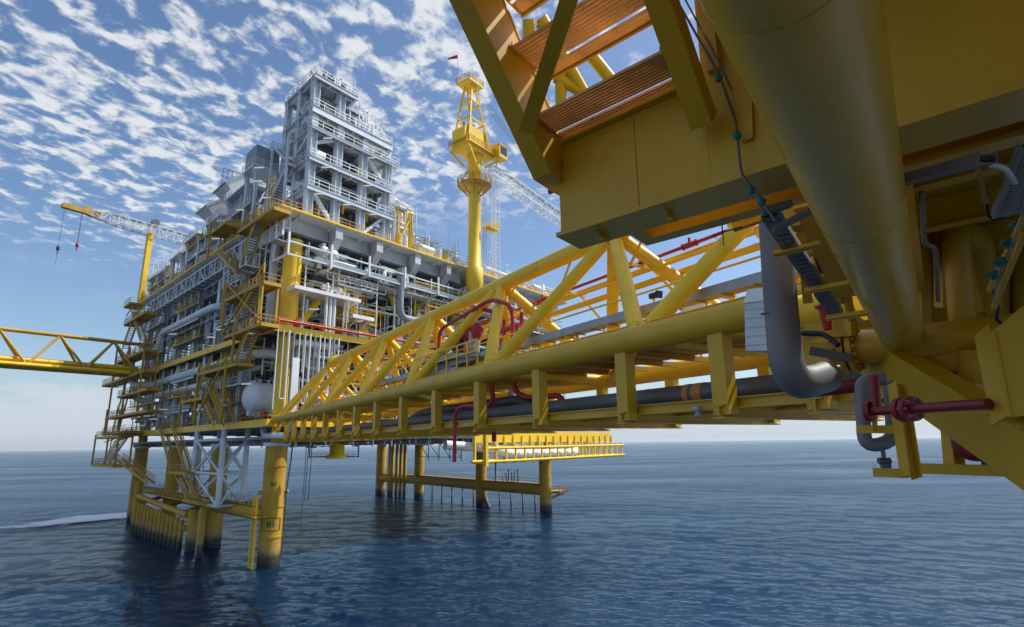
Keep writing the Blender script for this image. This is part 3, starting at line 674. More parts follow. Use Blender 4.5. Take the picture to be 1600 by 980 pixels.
pipe('cooling_water_pipe', [(-5.2, 70.5, 36), (-5.2, 70.5, 32.8), (-5.2, 66, 29.6), (-2.6, 60, 29.6), (-2.4, 4, 29.8), (2, 2, 29.8)], .72, W_, 'fat pale blue pipe running along the left face below the middle deck')
pipe('cooling_water_pipe', [(-2.4, 62, 26.9), (-2.4, 26, 26.9), (-.5, 24, 26.9), (-.5, 20, 22)], .6, W_, 'second fat pale blue pipe just below the first on the left face')
pipe('cooling_water_pipe', [(-3, 66, 37), (-3, 58, 37), (-3, 56, 40.4), (-3, 24, 40.4), (0, 20, 40.4)], .7, W_, 'fat pale blue pipe stepping up along the left face above the middle deck')
pipe('bridge_riser', [(-7, 68, 33.6), (-4.6, 68, 33.6), (-4.6, 68, 27), (-1, 66, 26)], .72, W_, 'pale blue S shaped riser coming off the left bridge')
pipe('upper_duct', [(8, -1.9, 31.2), (1.2, -1.9, 31.2), (1.2, 1.6, 31.2), (1.2, 1.6, 26)], .5, WH, 'white overhead pipe bending round the corner below the middle deck')
def vessel(label, c, ax, r, L_, mat=W_, name='pressure_vessel'):
    t = thing(name, label, 'vessel', c - Z * r); mb = MB(); mb.dome(c, ax, r, L_, 24); mb.build('shell', mat, t)
    mb = MB(); ax = ax.normalized()
    for s_ in (-.3, .3): q = c + ax * L_ * s_; mb.beam(q, q - Z * (r + .5), .5, r * 1.2, ax)
    mb.build('saddle', mat, t); mb = MB()
    for s_ in (-.25, .1, .3): q = c + ax * L_ * s_; mb.tube([q, q + Z * (r + .5)], .2, 10); mb.tube([q + Z * (r + .4), q + Z * (r + .5)], .35, 10)
    mb.build('nozzle', mat, t)
vessel('big pale dome ended vessel beside the corner column on the lower deck', P(-.6, 4.2, 23.2), UD, 2.2, 4)
vessel('pale vessel behind the lower stairs', P(1.5, 30, 23), VD, 1.4, 6)
vessel('pale vessel on the middle deck of the left face', P(.5, 18, 37), VD, 1.3, 3)
vessel('twin white drum left one, under the main deck beside the corner column', P(4.6, -1.5, 46.2), VD, .7, 2, WH)
vessel('twin white drum right one, under the main deck beside the corner column', P(6.4, -1.5, 46.0), VD, .7, 2, WH)
vessel('white vessel high on the lower storey of the right face', P(20, 2, 29.5), UD, 1.2, 5, WH)
# small pump sets, life buoys etc on decks (reds)
for k, (u, v, zz) in enumerate([(-2, -1.8, 33), (.6, -2.4, 33), (5, -2.4, 33), (-1.6, 1.8, 19.7), (1.6, -2.2, 19.7), (-2.2, 8, 19.7), (-2.2, 45, 19.7)]):
    mb = MB(); mb.tube([P(u, v, zz + .1), P(u, v, zz + 1.3)], .5, 14); mb.tube([P(u - .5, v, zz + .7), P(u + .6, v, zz + .7)], .28, 10); mb.tube([P(u, v, zz + 1.3), P(u, v, zz + 1.7)], .12, 8)
    tag(mb.build('hydrant_valve', RD), ('red valve unit left of the fat corner column', 'red valve unit in front of the fat corner column', 'red valve unit right of the fat corner column', 'red valve unit beside the big dome ended vessel', 'red valve unit at the bridge landing', 'red valve unit on the lower deck under the stairs', 'red valve unit far back on the lower left deck')[k], 'valve')
# ------------------------------------------------------------------ stair towers
def flight(t, a, b, wv, mat, nm='flight'):
    st = MB()
    for s_ in (-.5, .5): st.beam(a + wv * s_, b + wv * s_, .12, .45)
    o = st.build(nm, mat, t)
    tr = MB(); n = max(4, int(abs(a.z - b.z) / .32))
    d = (b - a); d.z = 0; d.normalize()
    for k in range(n): q = a.lerp(b, (k + .5) / n); tr.beam(q - wv * .47, q + wv * .47, .5, .07, Z)
    tr.build('treads', GV, o) if False else None
    tt = tr.build('treads', GV, t)
    hr = MB()
    for s_ in (-.5, .5):
        hr.beam(a + wv * s_ + Z * 1.2, b + wv * s_ + Z * 1.2, .09); hr.beam(a + wv * s_ + Z * .7, b + wv * s_ + Z * .7, .07)
        m_ = max(2, int((b - a).length / 1.5))
        for k in range(m_ + 1): q = a.lerp(b, k / m_) + wv * s_; hr.beam(q, q + Z * 1.2, .08)
    hr.build('handrail', mat, t)
def landing(t, u0_, u1_, v0_, v1_, z_, mat):
    mb = MB(); mb.pb(u0_, u1_, v0_, v1_, z_ - .12, z_)
    for a, b in (((u0_, v0_), (u1_, v0_)), ((u1_, v0_), (u1_, v1_)), ((u1_, v1_), (u0_, v1_)), ((u0_, v1_), (u0_, v0_))): mb.beam(P(*a, z_ - .25), P(*b, z_ - .25), .2, .5)
    mb.build('landing', mat, t)
    mb = MB(); mb.rail([P(u1_, v0_, z_), P(u0_, v0_, z_), P(u0_, v1_, z_), P(u1_, v1_, z_)], 1.15, 1.4, .045); mb.build('landing_railing', mat, t)
def stair_px(label, us, lands, flights, posts, mat=YD, w_=1.5, name='stair_tower'):
    """lands: (px_left, px_right, py) on the plane u=us; flights: pixel ends on the same plane"""
    c = toUV(LF(flights[0][0][0], flights[0][0][1], us)); t = thing(name, label, 'stairs', P(*c))
    for x0, x1, y in lands:
        a = toUV(LF(x1, y, us)); b = toUV(LF(x0, y, us)); b = (b[0], b[1], a[2])
        c2 = toUV(LF(x0, pix_y(us, x0, a[2]), us)); landing(t, us, us + 2.6, a[1], c2[1], a[2], mat)
    for (xa, ya), (xb, yb) in flights:
        a = LF(xa, ya, us) + UD * 1.0; b = LF(xb, yb, us) + UD * 1.0; flight(t, a, b, UD * w_, mat)
    for v, z0, z1 in posts:
        for du in (0, 2.6): mb = MB(); mb.beam(P(us + du, v, z0), P(us + du, v, z1), .3); mb.build('post', mat, t)
    return t
def project(p):
    d = p - CAM; zc = d.dot(f0); return CX + FPX * d.dot(RGT) / zc, CY - FPX * d.dot(UPV) / zc
def pix_y(us, x, z_):
    lo, hi = -30.0, 140.0
    for _ in range(50):
        m = (lo + hi) / 2
        if project(P(us, m, z_))[0] > x: lo = m
        else: hi = m
    return project(P(us, lo, z_))[1]
UST = -5.8
stair_px('yellow zigzag stair tower climbing the left face from the lower deck to the main deck', UST,
    [(372, 428, 322), (330, 352, 346), (352, 412, 438), (352, 408, 503), (310, 370, 566), (282, 316, 620)],
    [((400, 334), (374, 410)), ((338, 395), (366, 425)), ((393, 450), (366, 498)), ((390, 508), (366, 562)), ((324, 570), (304, 619)), ((313, 620), (332, 664)), ((328, 606), (348, 660))],
    [(toUV(LF(x, y0, UST))[1], toUV(LF(x, y1, UST))[2], toUV(LF(x, y0, UST))[2]) for x, y0, y1 in ((330, 350, 400), (352, 440, 500), (408, 440, 505), (312, 566, 660), (368, 503, 566), (284, 620, 665))])
def xbr(label, us, quads, mat=YD):
    t = thing('bracing_panel', label, 'bracing', LF(quads[0][0], quads[0][3], us))
    for x0, y0, x1, y1 in quads:
        mb = MB(); a = LF(x0, y0, us); b = LF(x1, y1, us); c = Vector((a.x, a.y, b.z)); d = Vector((b.x, b.y, a.z))
        mb.beam(a, b, .2); mb.beam(c, d, .2); mb.beam(a, c, .25); mb.beam(b, d, .25); mb.build('x_brace', mat, t)
xbr('yellow X bracing under the middle landings of the stair tower', UST, [(354, 444, 406, 500), (312, 570, 345, 655)])
# lower stair to the boat landing
stair_px('pair of yellow stair flights hanging below the lower deck beside the lattice frame', -4.5, [(262, 292, 738), (286, 312, 784)],
    [((244, 668), (262, 736)), ((262, 662), (284, 736)), ((268, 740), (288, 784)), ((282, 738), (300, 784))], [], YD, 1.0, 'hanging_stairs')
# far left stair tower
stair_px('tall narrow yellow stair tower at the far left edge of the platform', -7.5, [(194, 226, 486), (180, 226, 545), (160, 226, 577), (184, 230, 606), (165, 230, 640), (150, 186, 680)],
    [((202, 486), (216, 532)), ((208, 490), (188, 545)), ((198, 548), (180, 606)), ((190, 610), (172, 676)), ((180, 640), (165, 720)), ((186, 684), (158, 724)), ((178, 718), (226, 756))],
    [(toUV(LF(x, y0, -7.5))[1], toUV(LF(x, y1, -7.5))[2], toUV(LF(x, y0, -7.5))[2]) for x, y0, y1 in ((226, 545, 640), (184, 540, 680), (168, 640, 680), (150, 680, 727), (186, 680, 727))], YD, 1.2, 'corner_stair_tower')
t = thing('hanging_platform', 'boxy yellow hanging platform below the far left stair tower', 'platform', LF(150, 727, -7.5))
a = toUV(LF(186, 727, -7.5)); b = toUV(LF(150, 727, -7.5)); landing(t, -8.5, -4.5, a[1], b[1], a[2], YD)
ledge('yellow balcony on the far left corner of the middle deck', -7, -3, 68, 79, 32.6, YD)
ledge('yellow balcony on the far left corner of the main deck', -6.5, -3, 74, 80, 49.4, YD)
ledge('yellow balcony on the far left of the lower deck', -7, -3, 60, 82, 19.2, YD)
# ================================================================== process tower on the main deck
def tower():
    t = thing('process_tower', 'tall pale blue grey open steel tower with stacked balconies on the main deck', 'tower', P(1.5, 0, 51))
    us = (1.6, 6.6, 11.8, 17.2); vs = (-1.4, 4, 9); tops = {1.6: 76.2, 6.6: 76.2, 11.8: 69, 17.2: 66.5}
    for u in us:
        for v in vs:
            mb = MB(); mb.ibeam(P(u, v, 51), P(u, v, tops[u]), 1.15 if v < 0 else .9, 1.15 if v < 0 else .9, .1, UD); mb.build('column', W_, t)
    for z_, u1_, h in ((56.3, 18.4, .8), (61.3, 17.9, .8), (66.6, 19.4, .55), (70.2, 17.6, 1.3), (76, 9.4, .8)):
        mb = MB(); mb.pb(1, u1_, -2.4, 9.4, z_, z_ + .12); mb.build('floor', WH, t)
        mb = MB(); 
        for v in vs + (-2.4,): mb.ibeam(P(.8, v, z_ - h / 2), P(u1_ + .1, v, z_ - h / 2), .4, h, .07)
        for u in [q for q in us if q < u1_] + [(1.6 + 6.6) / 2, (6.6 + 11.8) / 2]: mb.ibeam(P(u, -2.3, z_ - h / 2), P(u, 9, z_ - h / 2), .35, h * .8, .07)
        mb.build('floor_beams', W_, t)
        mb = MB(); mb.rail([P(u1_, 3, z_ + .12), P(u1_, -2.4, z_ + .12), P(.9, -2.4, z_ + .12), P(.9, 9, z_ + .12)], 1.2, 2.0, .055, 1); mb.build('railing', WH, t)
    # deep pale girder band
    for u in (1.1, 6.0, 11.3, 16.6):
        mb = MB(); mb.pb(u, u + 1.1, -2.1, -1.9, 66.75, 68.9); mb.build('girder_panel', W_, t)
    mb = MB(); mb.pb(.9, 17.7, -2.45, -2.3, 68.9, 70.3); mb.build('girder_band', W_, t)
    # diagonal braces
    for a, b in (((1.6, -1.4, 56.5), (6.6, -1.4, 51)), ((11.8, -1.4, 51), (17.2, -1.4, 56.3)), ((1.6, -1.4, 51.2), (1.6, 9, 56.3)), ((1.6, -1.4, 56.5), (1.6, 9, 61.3)), ((1.6, 9, 61.4), (1.6, -1.4, 66.6)), ((1.6, -1.4, 66.6), (1.6, 4, 72.6)), ((6.6, 9, 51), (6.6, 4, 56)), ((1.6, -1.4, 64), (6.6, -1.4, 66.6)), ((11.8, -1.4, 66.6), (17.2, -1.4, 62))):
        mb = MB(); mb.beam(P(*a), P(*b), .5); mb.build('diagonal', W_, t)
    for a, b in (((3, -1.9, 55.8), (6.4, 5, 54)), ((8, -1.9, 55.8), (11.6, 5, 54)), ((13, -1.9, 55.8), (17, 5, 54))):
        mb = MB(); mb.beam(P(*a), P(*b), .35); mb.build('lifting_beam', Y, t)
    # near-black boxes added inside every storey to paint in the interior's darkness
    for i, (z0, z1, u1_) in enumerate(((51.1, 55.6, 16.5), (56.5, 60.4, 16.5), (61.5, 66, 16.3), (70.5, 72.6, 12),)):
        mb = MB(); mb.pb(3, u1_, 3.2, 8, z0, z1); mb.build('dark_core', DK, t)
tower()
for i, (z0, z1, a, b, w1) in enumerate(((51.1, 55.5, 2, 17, 'ground floor'), (56.5, 60.5, 2, 17, 'first balcony floor'), (61.5, 65.8, 2, 17, 'second balcony floor'), (70.4, 74.6, 2, 12, 'floor above the pale girder band'), (76.2, 78.2, 2, 8.6, 'open tower top'))):
    module('pipes and vessels on the %s of the process tower' % w1, (a, b, -1.2, 3, z0, z1), 300 + i, 26, [DK, W_, G_, G_, DK, DK], rmax=.4, equip=5, group='equipment in the process tower')  # mostly dark paints, chosen to darken the tower interior
t = thing('tower_side_structure', 'pale stepped pipe structure on the right shoulder of the process tower', 'structure', P(10, -1, 69))
for (u, v, h) in ((10.5, -1.5, 76), (12.5, -1.5, 75), (14.5, -1.5, 73.5), (16.5, -1.5, 71.5), (12.5, 3, 75), (14.5, 3, 73.5)):
    mb = MB(); mb.beam(P(u, v, 69), P(u, v, h), .18); mb.build('post', WH, t)
for k, (u, h) in enumerate(((11, 74.5), (12.2, 75.5), (13.4, 73.6), (14.6, 72.8), (15.8, 71.6))):
    mb = MB(); mb.tube([P(u, -.5, 69.3), P(u, -.5, h), P(u + .9, -.5, h), P(u + .9, -.5, h - 2)], .22, 8, .5); mb.build('vent_pipe', (WH, W_)[k % 2], t)
mb = MB(); mb.rail([P(9.5, -2.2, 72.6), P(13.6, -2.2, 72.6), P(17.4, -2.2, 69.5)], 1.1, 1, .045, 2); mb.rail([P(10, -2, 75.2), P(12.6, -2, 75.2)], 1.1, .8, .04, 2); mb.build('railing', WH, t)
# tower left stairs and side box
def zig(label, u, v0_, v1_, zs, mat, name='switchback_stairs'):
    t = thing(name, label, 'stairs', P(u, v0_, zs[0]))
    for k, (a, b) in enumerate(zip(zs, zs[1:])):
        va, vb = (v0_, v1_) if k % 2 == 0 else (v1_, v0_)
        flight(t, P(u, va, a), P(u, vb, b), UD * 1.1, mat); landing(t, u - .8, u + .8, min(vb, vb + 1), max(vb, vb + 1), b, mat)
    for v in (v0_, v1_): mb = MB(); mb.beam(P(u - .8, v, zs[0]), P(u - .8, v, zs[-1]), .35); mb.build('post', mat, t)
zig('pale switchback stairs on the left side of the process tower', .2, 3, 9.5, (51, 56.5, 61.5, 66.7), W_)
def canopy(label, u0_, u1_, v0_, v1_, z0, z1, mat=W_, wallz=None, name='canopy_frame', roof=True, br=True):
    t = thing(name, label, 'frame', P(u0_, v0_, z0))
    for u in (u0_, u1_):
        for v in (v0_, v1_): mb = MB(); mb.ibeam(P(u, v, z0), P(u, v, z1), .5, .5, .06, UD); mb.build('post', mat, t)
    if roof: mb = MB(); mb.pb(u0_ - .8, u1_ + .8, v0_ - .8, v1_ + .8, z1, z1 + .35); mb.build('roof', mat, t)
    if br:
        for v in (v0_, v1_): mb = MB(); mb.beam(P(u0_ - .7, v, z1), P(u0_, v, z1 - 2.2), .25); mb.beam(P(u0_, v, z0 + .2), P(u1_, v, z1 - .4), .25); mb.build('knee_brace', mat, t)
    mb = MB(); mb.rail([P(u1_, v0_ - .8, z1 + .35), P(u0_ - .8, v0_ - .8, z1 + .35), P(u0_ - .8, v1_ + .8, z1 + .35)], 1.1, 1.4, .045, 2); mb.build('railing', WH, t)
    if wallz:
        mb = MB(); mb.pb(u0_ + .3, u1_ - .3, v0_ + .3, v1_ - .3, wallz, z1 - .02); mb.build('clad_box', G_, t)
    return t
canopy('dark clad box platform sticking out high on the left of the process tower', -2.6, 1.2, 10.6, 14.6, 51.0, 62.5, W_, None, roof=True)
cb = MB(); cb.pb(-3, 1.2, 10.4, 15.2, 63.0, 66.6); tag(cb.build('plant_room', G_), 'small dark grey plant room on the high box platform left of the tower', 'plant room')
canopy('grey clad turbine enclosure left of the process tower', -1.5, 5, 16.5, 26, 51.0, 61.5, W_, 54, 'turbine_enclosure')
canopy('pale open frame carrying the upper exhaust hood', -2, 4.5, 28, 34.5, 51.0, 58.8, W_, None)
canopy('pale open frame with a roof below the lower exhaust hood', -3, 3.5, 37, 44, 51.0, 57.4, W_, None)
canopy('pale roofed frame left of the lower exhaust hood', -3, 3, 47.5, 54, 51, 56.0, W_, None)
canopy('small pale roofed frame near the left end of main deck', -2.5, 3, 60, 66, 51, 55.4, W_, None)
canopy('last pale frame beside the tall yellow boom rest', -2, 3, 70, 75, 51, 56.5, WH, None)
def hood(label, u, v, z_, s, mat):
    t = thing('exhaust_hood', label, 'exhaust', P(u, v, z_))
    # square duct rising and turning outwards to a flared mouth
    p = [(P(u + 3, v, z_), 1.6), (P(u + 2.6, v, z_ + 3.0 * s), 1.8), (P(u + 1.2, v, z_ + 5.2 * s), 2.2), (P(u - 1.0, v, z_ + 7.8 * s), 2.9)]
    mb = MB(); rings = []
    nrm = [Vector((0, 0, 1)), (Z + -UD * .4).normalized(), (Z * .9 - UD * .7).normalized(), (-UD * .75 + Z * .9).normalized()]
    for (c, h), n_ in zip(p, nrm):
        b_ = VD; a_ = n_.cross(b_).normalized(); rings.append([c + a_ * h * s * i + b_ * h * s * j for i, j in ((-1, -1), (1, -1), (1, 1), (-1, 1))])
    vs = sum(rings, []); fs = []
    for i in range(3):
        for k in range(4): a = i * 4 + k; b = i * 4 + (k + 1) % 4; fs.append((a, b, b + 4, a + 4))
    fs.append((0, 1, 2, 3)); mb.add(vs, fs); mb.build('duct', mat, t)
    m2 = MB(); r_ = rings[-1]; c = p[-1][0]
    m2.add([q + (q - c) * .06 - nrm[-1] * .1 for q in r_] + [q + (q - c) * .06 + nrm[-1] * .35 for q in r_], [(0, 1, 5, 4), (1, 2, 6, 5), (2, 3, 7, 6), (3, 0, 4, 7)]); m2.build('mouth_rim', G_, t)
hood('upper grey flared exhaust hood pointing left', 1.0, 28.5, 58.0, 1.15, CL)
hood('lower grey flared exhaust hood pointing left', .6, 38.5, 57.4, 1.0, GV)
t = thing('scaffold_rail', 'thin scaffold railing above the upper exhaust hood', 'scaffold', P(-2, 27, 66))
mb = MB()
for k in range(9): mb.beam(P(-3 + k * .9, 27, 64.5), P(-3 + k * .9, 27, 68.4), .08); 
for zz in (66.4, 67.4, 68.3): mb.beam(P(-3, 27, zz), P(4.4, 27, zz), .08)
mb.build('scaffold_tubes', DK, t)
for i, (a, b, w1) in enumerate(((16, 27, 'below the turbine enclosure'), (27, 37, 'under the upper exhaust hood'), (37, 48, 'under the lower exhaust hood'), (48, 62, 'among the roofed frames'), (62, 78, 'at the left end near the boom rest'))):
    module('main deck pipework and machinery ' + w1, (-2.4, 5, a, b, 51.1, 56 - i * .2), 400 + i, 26, [WH, W_, WH, G_, Y], axis='v', rmax=.4, equip=8, group='machinery on the main deck')
    module('dark inner machinery behind the left edge, ' + w1, (5, 12, a, b, 51.1, 60 - i), 420 + i, 18, [G_, DK, W_], axis='v', rmax=.7, equip=6, group='machinery on the main deck')
    mb = MB(); mb.pb(9, 13, a + .5, b - .5, 51.02, 60 - i * 1.2); tag(mb.build('plant_block', G_), 'grey plant block behind the main deck machinery ' + w1, 'plant block')
for i, (a, b, zt, w1) in enumerate(((18.5, 24, 60, 'right beside the tower'), (24, 31, 55.5, 'left of the crane'), (31, 38.5, 54.2, 'at the foot of the crane'), (43, 58, 54.6, 'right of the crane'), (58, 75, 54.2, 'at the right end of the main deck'))):
    module('main deck pipework ' + w1, (a, b, -2.4, 4, 51.1, zt), 440 + i, 24, [WH, WH, W_, Y, G_], rmax=.4, equip=8, group='machinery on the main deck')
# big looped pipes on tower's right flank
for k in range(4):
    pipe('loop_pipe', [P(18.6, -1 + k * .9, 51.5), P(18.6, -1 + k * .9, 60.5 - k * .4), P(23.5 - k * .3, -1 + k * .9, 60 - k * .4), P(23.5 - k * .3, -1 + k * .9, 55.5), P(19.6, -1 + k * .9, 55.2)], .36, (WH, W_, GV, WH)[k], 'pale looping pipe beside the process tower, %s' % ('outermost of four', 'second from the outside', 'third from the outside', 'innermost of four'), 1.4) if False else tag(
        MB().tube([P(18.6, -1 + k * .9, 51.5), P(18.6, -1 + k * .9, 60.5 - k * .4), P(23.8 - k * .3, -1 + k * .9, 60 - k * .4), P(23.8 - k * .3, -1 + k * .9, 55.5), P(19.6, -1 + k * .9, 55.2)], .36, 14, 1.4).build('loop_pipe', (WH, W_, GV, WH)[k]),
        'pale looping pipe beside the process tower, ' + ('outermost of four', 'second from the outside', 'third from the outside', 'innermost of four')[k], 'pipe')
canopy('yellow open frame holding the looping pipes', 19.5, 22.5, -2.6, -.5, 51, 57.8, Y, None, roof=False, br=True)
# tall thin vents and lightning rods on the main deck edge
for k, (u, h) in enumerate(((27, 56), (29.5, 55), (33, 57.5), (36, 56.5), (46, 57), (52, 55.5), (2.2, 79.8), (5, 79.5), (8.8, 79.2))):
    z0 = 51 if k < 6 else 76.1
    mb = MB(); mb.tube([P(u, -2.2, z0), P(u, -2.2, h), P(u + .9, -2.2, h)] if k < 6 else [P(u, -2.2, z0), P(u, -2.2, h)], .07, 6, .3)
    tag(mb.build('vent_post', WH), ('thin hooked vent post on the right edge of the main deck, between tower and crane' if k < 4 else 'thin hooked vent post right of the crane' if k < 6 else 'thin rod on top of the process tower'), 'vent post', ('vent posts before the crane', 'vent posts after the crane', 'rods on the tower top')[0 if k < 4 else 1 if k < 6 else 2])
# fluorescent deck lights
def light(loc, ax, n=[0]):
    t = thing('deck_light', '', 'lamp', loc, 'tube lights on the left side of the far platform')
    mb = MB(); ax = ax.normalized(); mb.beam(loc - ax * .75 + Z * .08, loc + ax * .75 + Z * .08, .26, .1); mb.build('housing', WH, t)
    mb = MB(); mb.beam(loc - ax * .7 - Z * .03, loc + ax * .7 - Z * .03, .2, .08); mb.build('tube', LM, t)
    return t
L0 = light(P(-5, 20, 49.5), Vector((RGT.x, RGT.y, 0))); L0['label'] = 'short white tube light fixed below a walkway of the far platform'
sp = [(405, 262), (403, 283), (417, 309), (375, 328), (345, 345), (337, 373), (345, 515), (385, 600), (350, 625), (352, 633), (310, 640), (255, 640), (240, 655), (222, 665), (205, 583), (215, 551), (395, 521), (330, 527), (230, 650), (270, 522)]
for x, y in sp[1:]: copy_thing(L0, LF(x, y, -3.9))
L0.location = LF(sp[0][0], sp[0][1], -3.9)
for u, zz in ((3, 55.4), (8.5, 55.4), (14, 55.4), (4, 65.6), (13, 65.8), (4, 60.4), (12.5, 60.3), (12, 36), (26, 39), (27.5, 35), (3.5, 36.5)):
    c = copy_thing(L0, P(u, -2.2, zz), None, 'short white tube light hung under a balcony on the right face'); c['group'] = 'tube lights on the right face'
# access ways, caged ladders and small fittings that crowd both faces
RW = random.Random(21)
def access_way(label, a, b, outw, w_, mat, rmat):
    t = thing('access_walkway', label, 'walkway', a, 'small access walkways'); d = (b - a).normalized()
    mb = MB(); c = [a, b, b + outw * w_, a + outw * w_]; mb.hexa([q - Z * .12 for q in c], c); mb.build('floor', GV, t)
    mb = MB(); mb.beam(a + outw * w_ - Z * .1, b + outw * w_ - Z * .1, .12, .28); mb.beam(a - Z * .1, b - Z * .1, .12, .28); mb.build('edge_beam', mat, t)
    mb = MB(); mb.rail([a, a + outw * w_, b + outw * w_, b], 1.15, 1.2, .045); mb.build('railing', rmat, t)
    mb = MB(); n = max(1, int((b - a).length / 4))
    for k in range(n + 1): q = a.lerp(b, k / n) + outw * w_; mb.beam(q, q + Z * RW.uniform(2.2, 3.4), .12)
    mb.build('hanger', mat, t)
nm = {0: 'near', 1: 'middle', 2: 'far'}
for i, zz in enumerate((22.8, 25.6, 28.6, 36.2, 39.6, 43.0, 53.6, 56.2)):
    for j, (v0_, v1_) in enumerate(((8, 26), (30, 50), (54, 76))):
        a0, a1 = v0_ + RW.uniform(0, 5), v1_ - RW.uniform(0, 6)
        access_way('%s railed walkway on the left face, %s third, %s' % (('yellow', 'pale')[(i + j) % 2], nm[j], ('low above the lower deck', 'midway up the lowest storey', 'just below the middle deck', 'low above the middle deck', 'midway up the upper storey', 'high under the hanging truss', 'low above the main deck', 'high above the main deck')[i]), P(-1.6, a0, zz), P(-1.6, a1, zz), -UD, 1.2 + .5 * RW.random(), (YD, W_)[(i + j) % 2], (YD, WH)[(i + j) % 2])
for i, zz in enumerate((22.6, 25.8, 29.4, 36.0, 41.6)):
    for j, (u0_, u1_) in enumerate(((3, 20), (24, 42), (46, 70))):
        a0, a1 = u0_ + RW.uniform(0, 5), u1_ - RW.uniform(0, 6)
        access_way('%s railed walkway on the right face, %s third, %s' % (('pale', 'yellow')[(i + j) % 2], nm[j], ('low above the lower deck', 'midway up the lowest storey', 'just below the middle deck', 'low above the middle deck', 'high under the hanging pipe rack')[i]), P(a0, -.8, zz), P(a1, -.8, zz), -VD, 1.0 + .6 * RW.random(), (W_, YD)[(i + j) % 2], (WH, YD)[(i + j) % 2])
def caged_ladder(label, base, h, outw, mat):
    t = thing('caged_ladder', label, 'ladder', base, 'caged ladders'); s_ = outw.cross(Z).normalized(); mb = MB()
    for q in (-.3, .3): mb.beam(base + s_ * q, base + s_ * q + Z * (h + 1.1), .08)
    for k in range(int(h / .5)): mb.beam(base - s_ * .3 + Z * (k * .5 + .3), base + s_ * .3 + Z * (k * .5 + .3), .05)
    mb.build('rungs_and_stiles', mat, t); mb = MB()
    for k in range(int((h - 2) / 1.1) + 1):
        c = base + Z * (2.2 + k * 1.1); mb.tube([c + s_ * .4 * math.cos(an) + outw * (.1 + .65 * math.sin(an)) for an in [math.pi * i / 7 for i in range(8)]], .035, 4)
    for an in (.6, 1.57, 2.5): o_ = s_ * .4 * math.cos(an) + outw * (.1 + .65 * math.sin(an)); mb.beam(base + o_ + Z * 2.2, base + o_ + Z * (h + 1), .05)
    mb.build('cage_hoops', mat, t)
for i, (u, v, zz, h, fc, w1) in enumerate(((-3.4, 1, 51, 5, 0, 'beside the top of the stair tower'), (-2.4, 33, 51, 5, 0, 'below the upper exhaust hood'), (-2.4, 45, 51, 5, 0, 'below the lower exhaust hood'), (-2.4, 57, 51, 4, 0, 'among the roofed frames'), (-2.2, 28, 33, 6, 0, 'on the middle deck, near half'), (-2.2, 52, 33, 7, 0, 'on the middle deck, far half'), (-2.4, 16, 19.7, 7, 0, 'on the lower deck near the stairs'), (-2.4, 48, 19.7, 7, 0, 'on the lower deck, far half'), (9, -2.6, 33, 6, 1, 'left of the raking brace'), (27, -2.6, 33, 7, 1, 'right of the grey riser'), (19, -2.6, 51, 5, 1, 'at the foot of the looping pipes'), (34, -2.6, 51, 4, 1, 'left of the crane pedestal'), (50, -2.6, 33, 7, 1, 'right of the crane column'), (17.9, -2.0, 56.4, 5, 1, 'on the right end of the first tower balcony'), (17.6, -2.0, 61.4, 5, 1, 'on the right end of the second tower balcony'))):
    caged_ladder('white caged ladder ' + w1 if i % 3 else 'yellow caged ladder ' + w1, P(u, v, zz), h, -UD if fc == 0 else -VD, WH if i % 3 else YD)
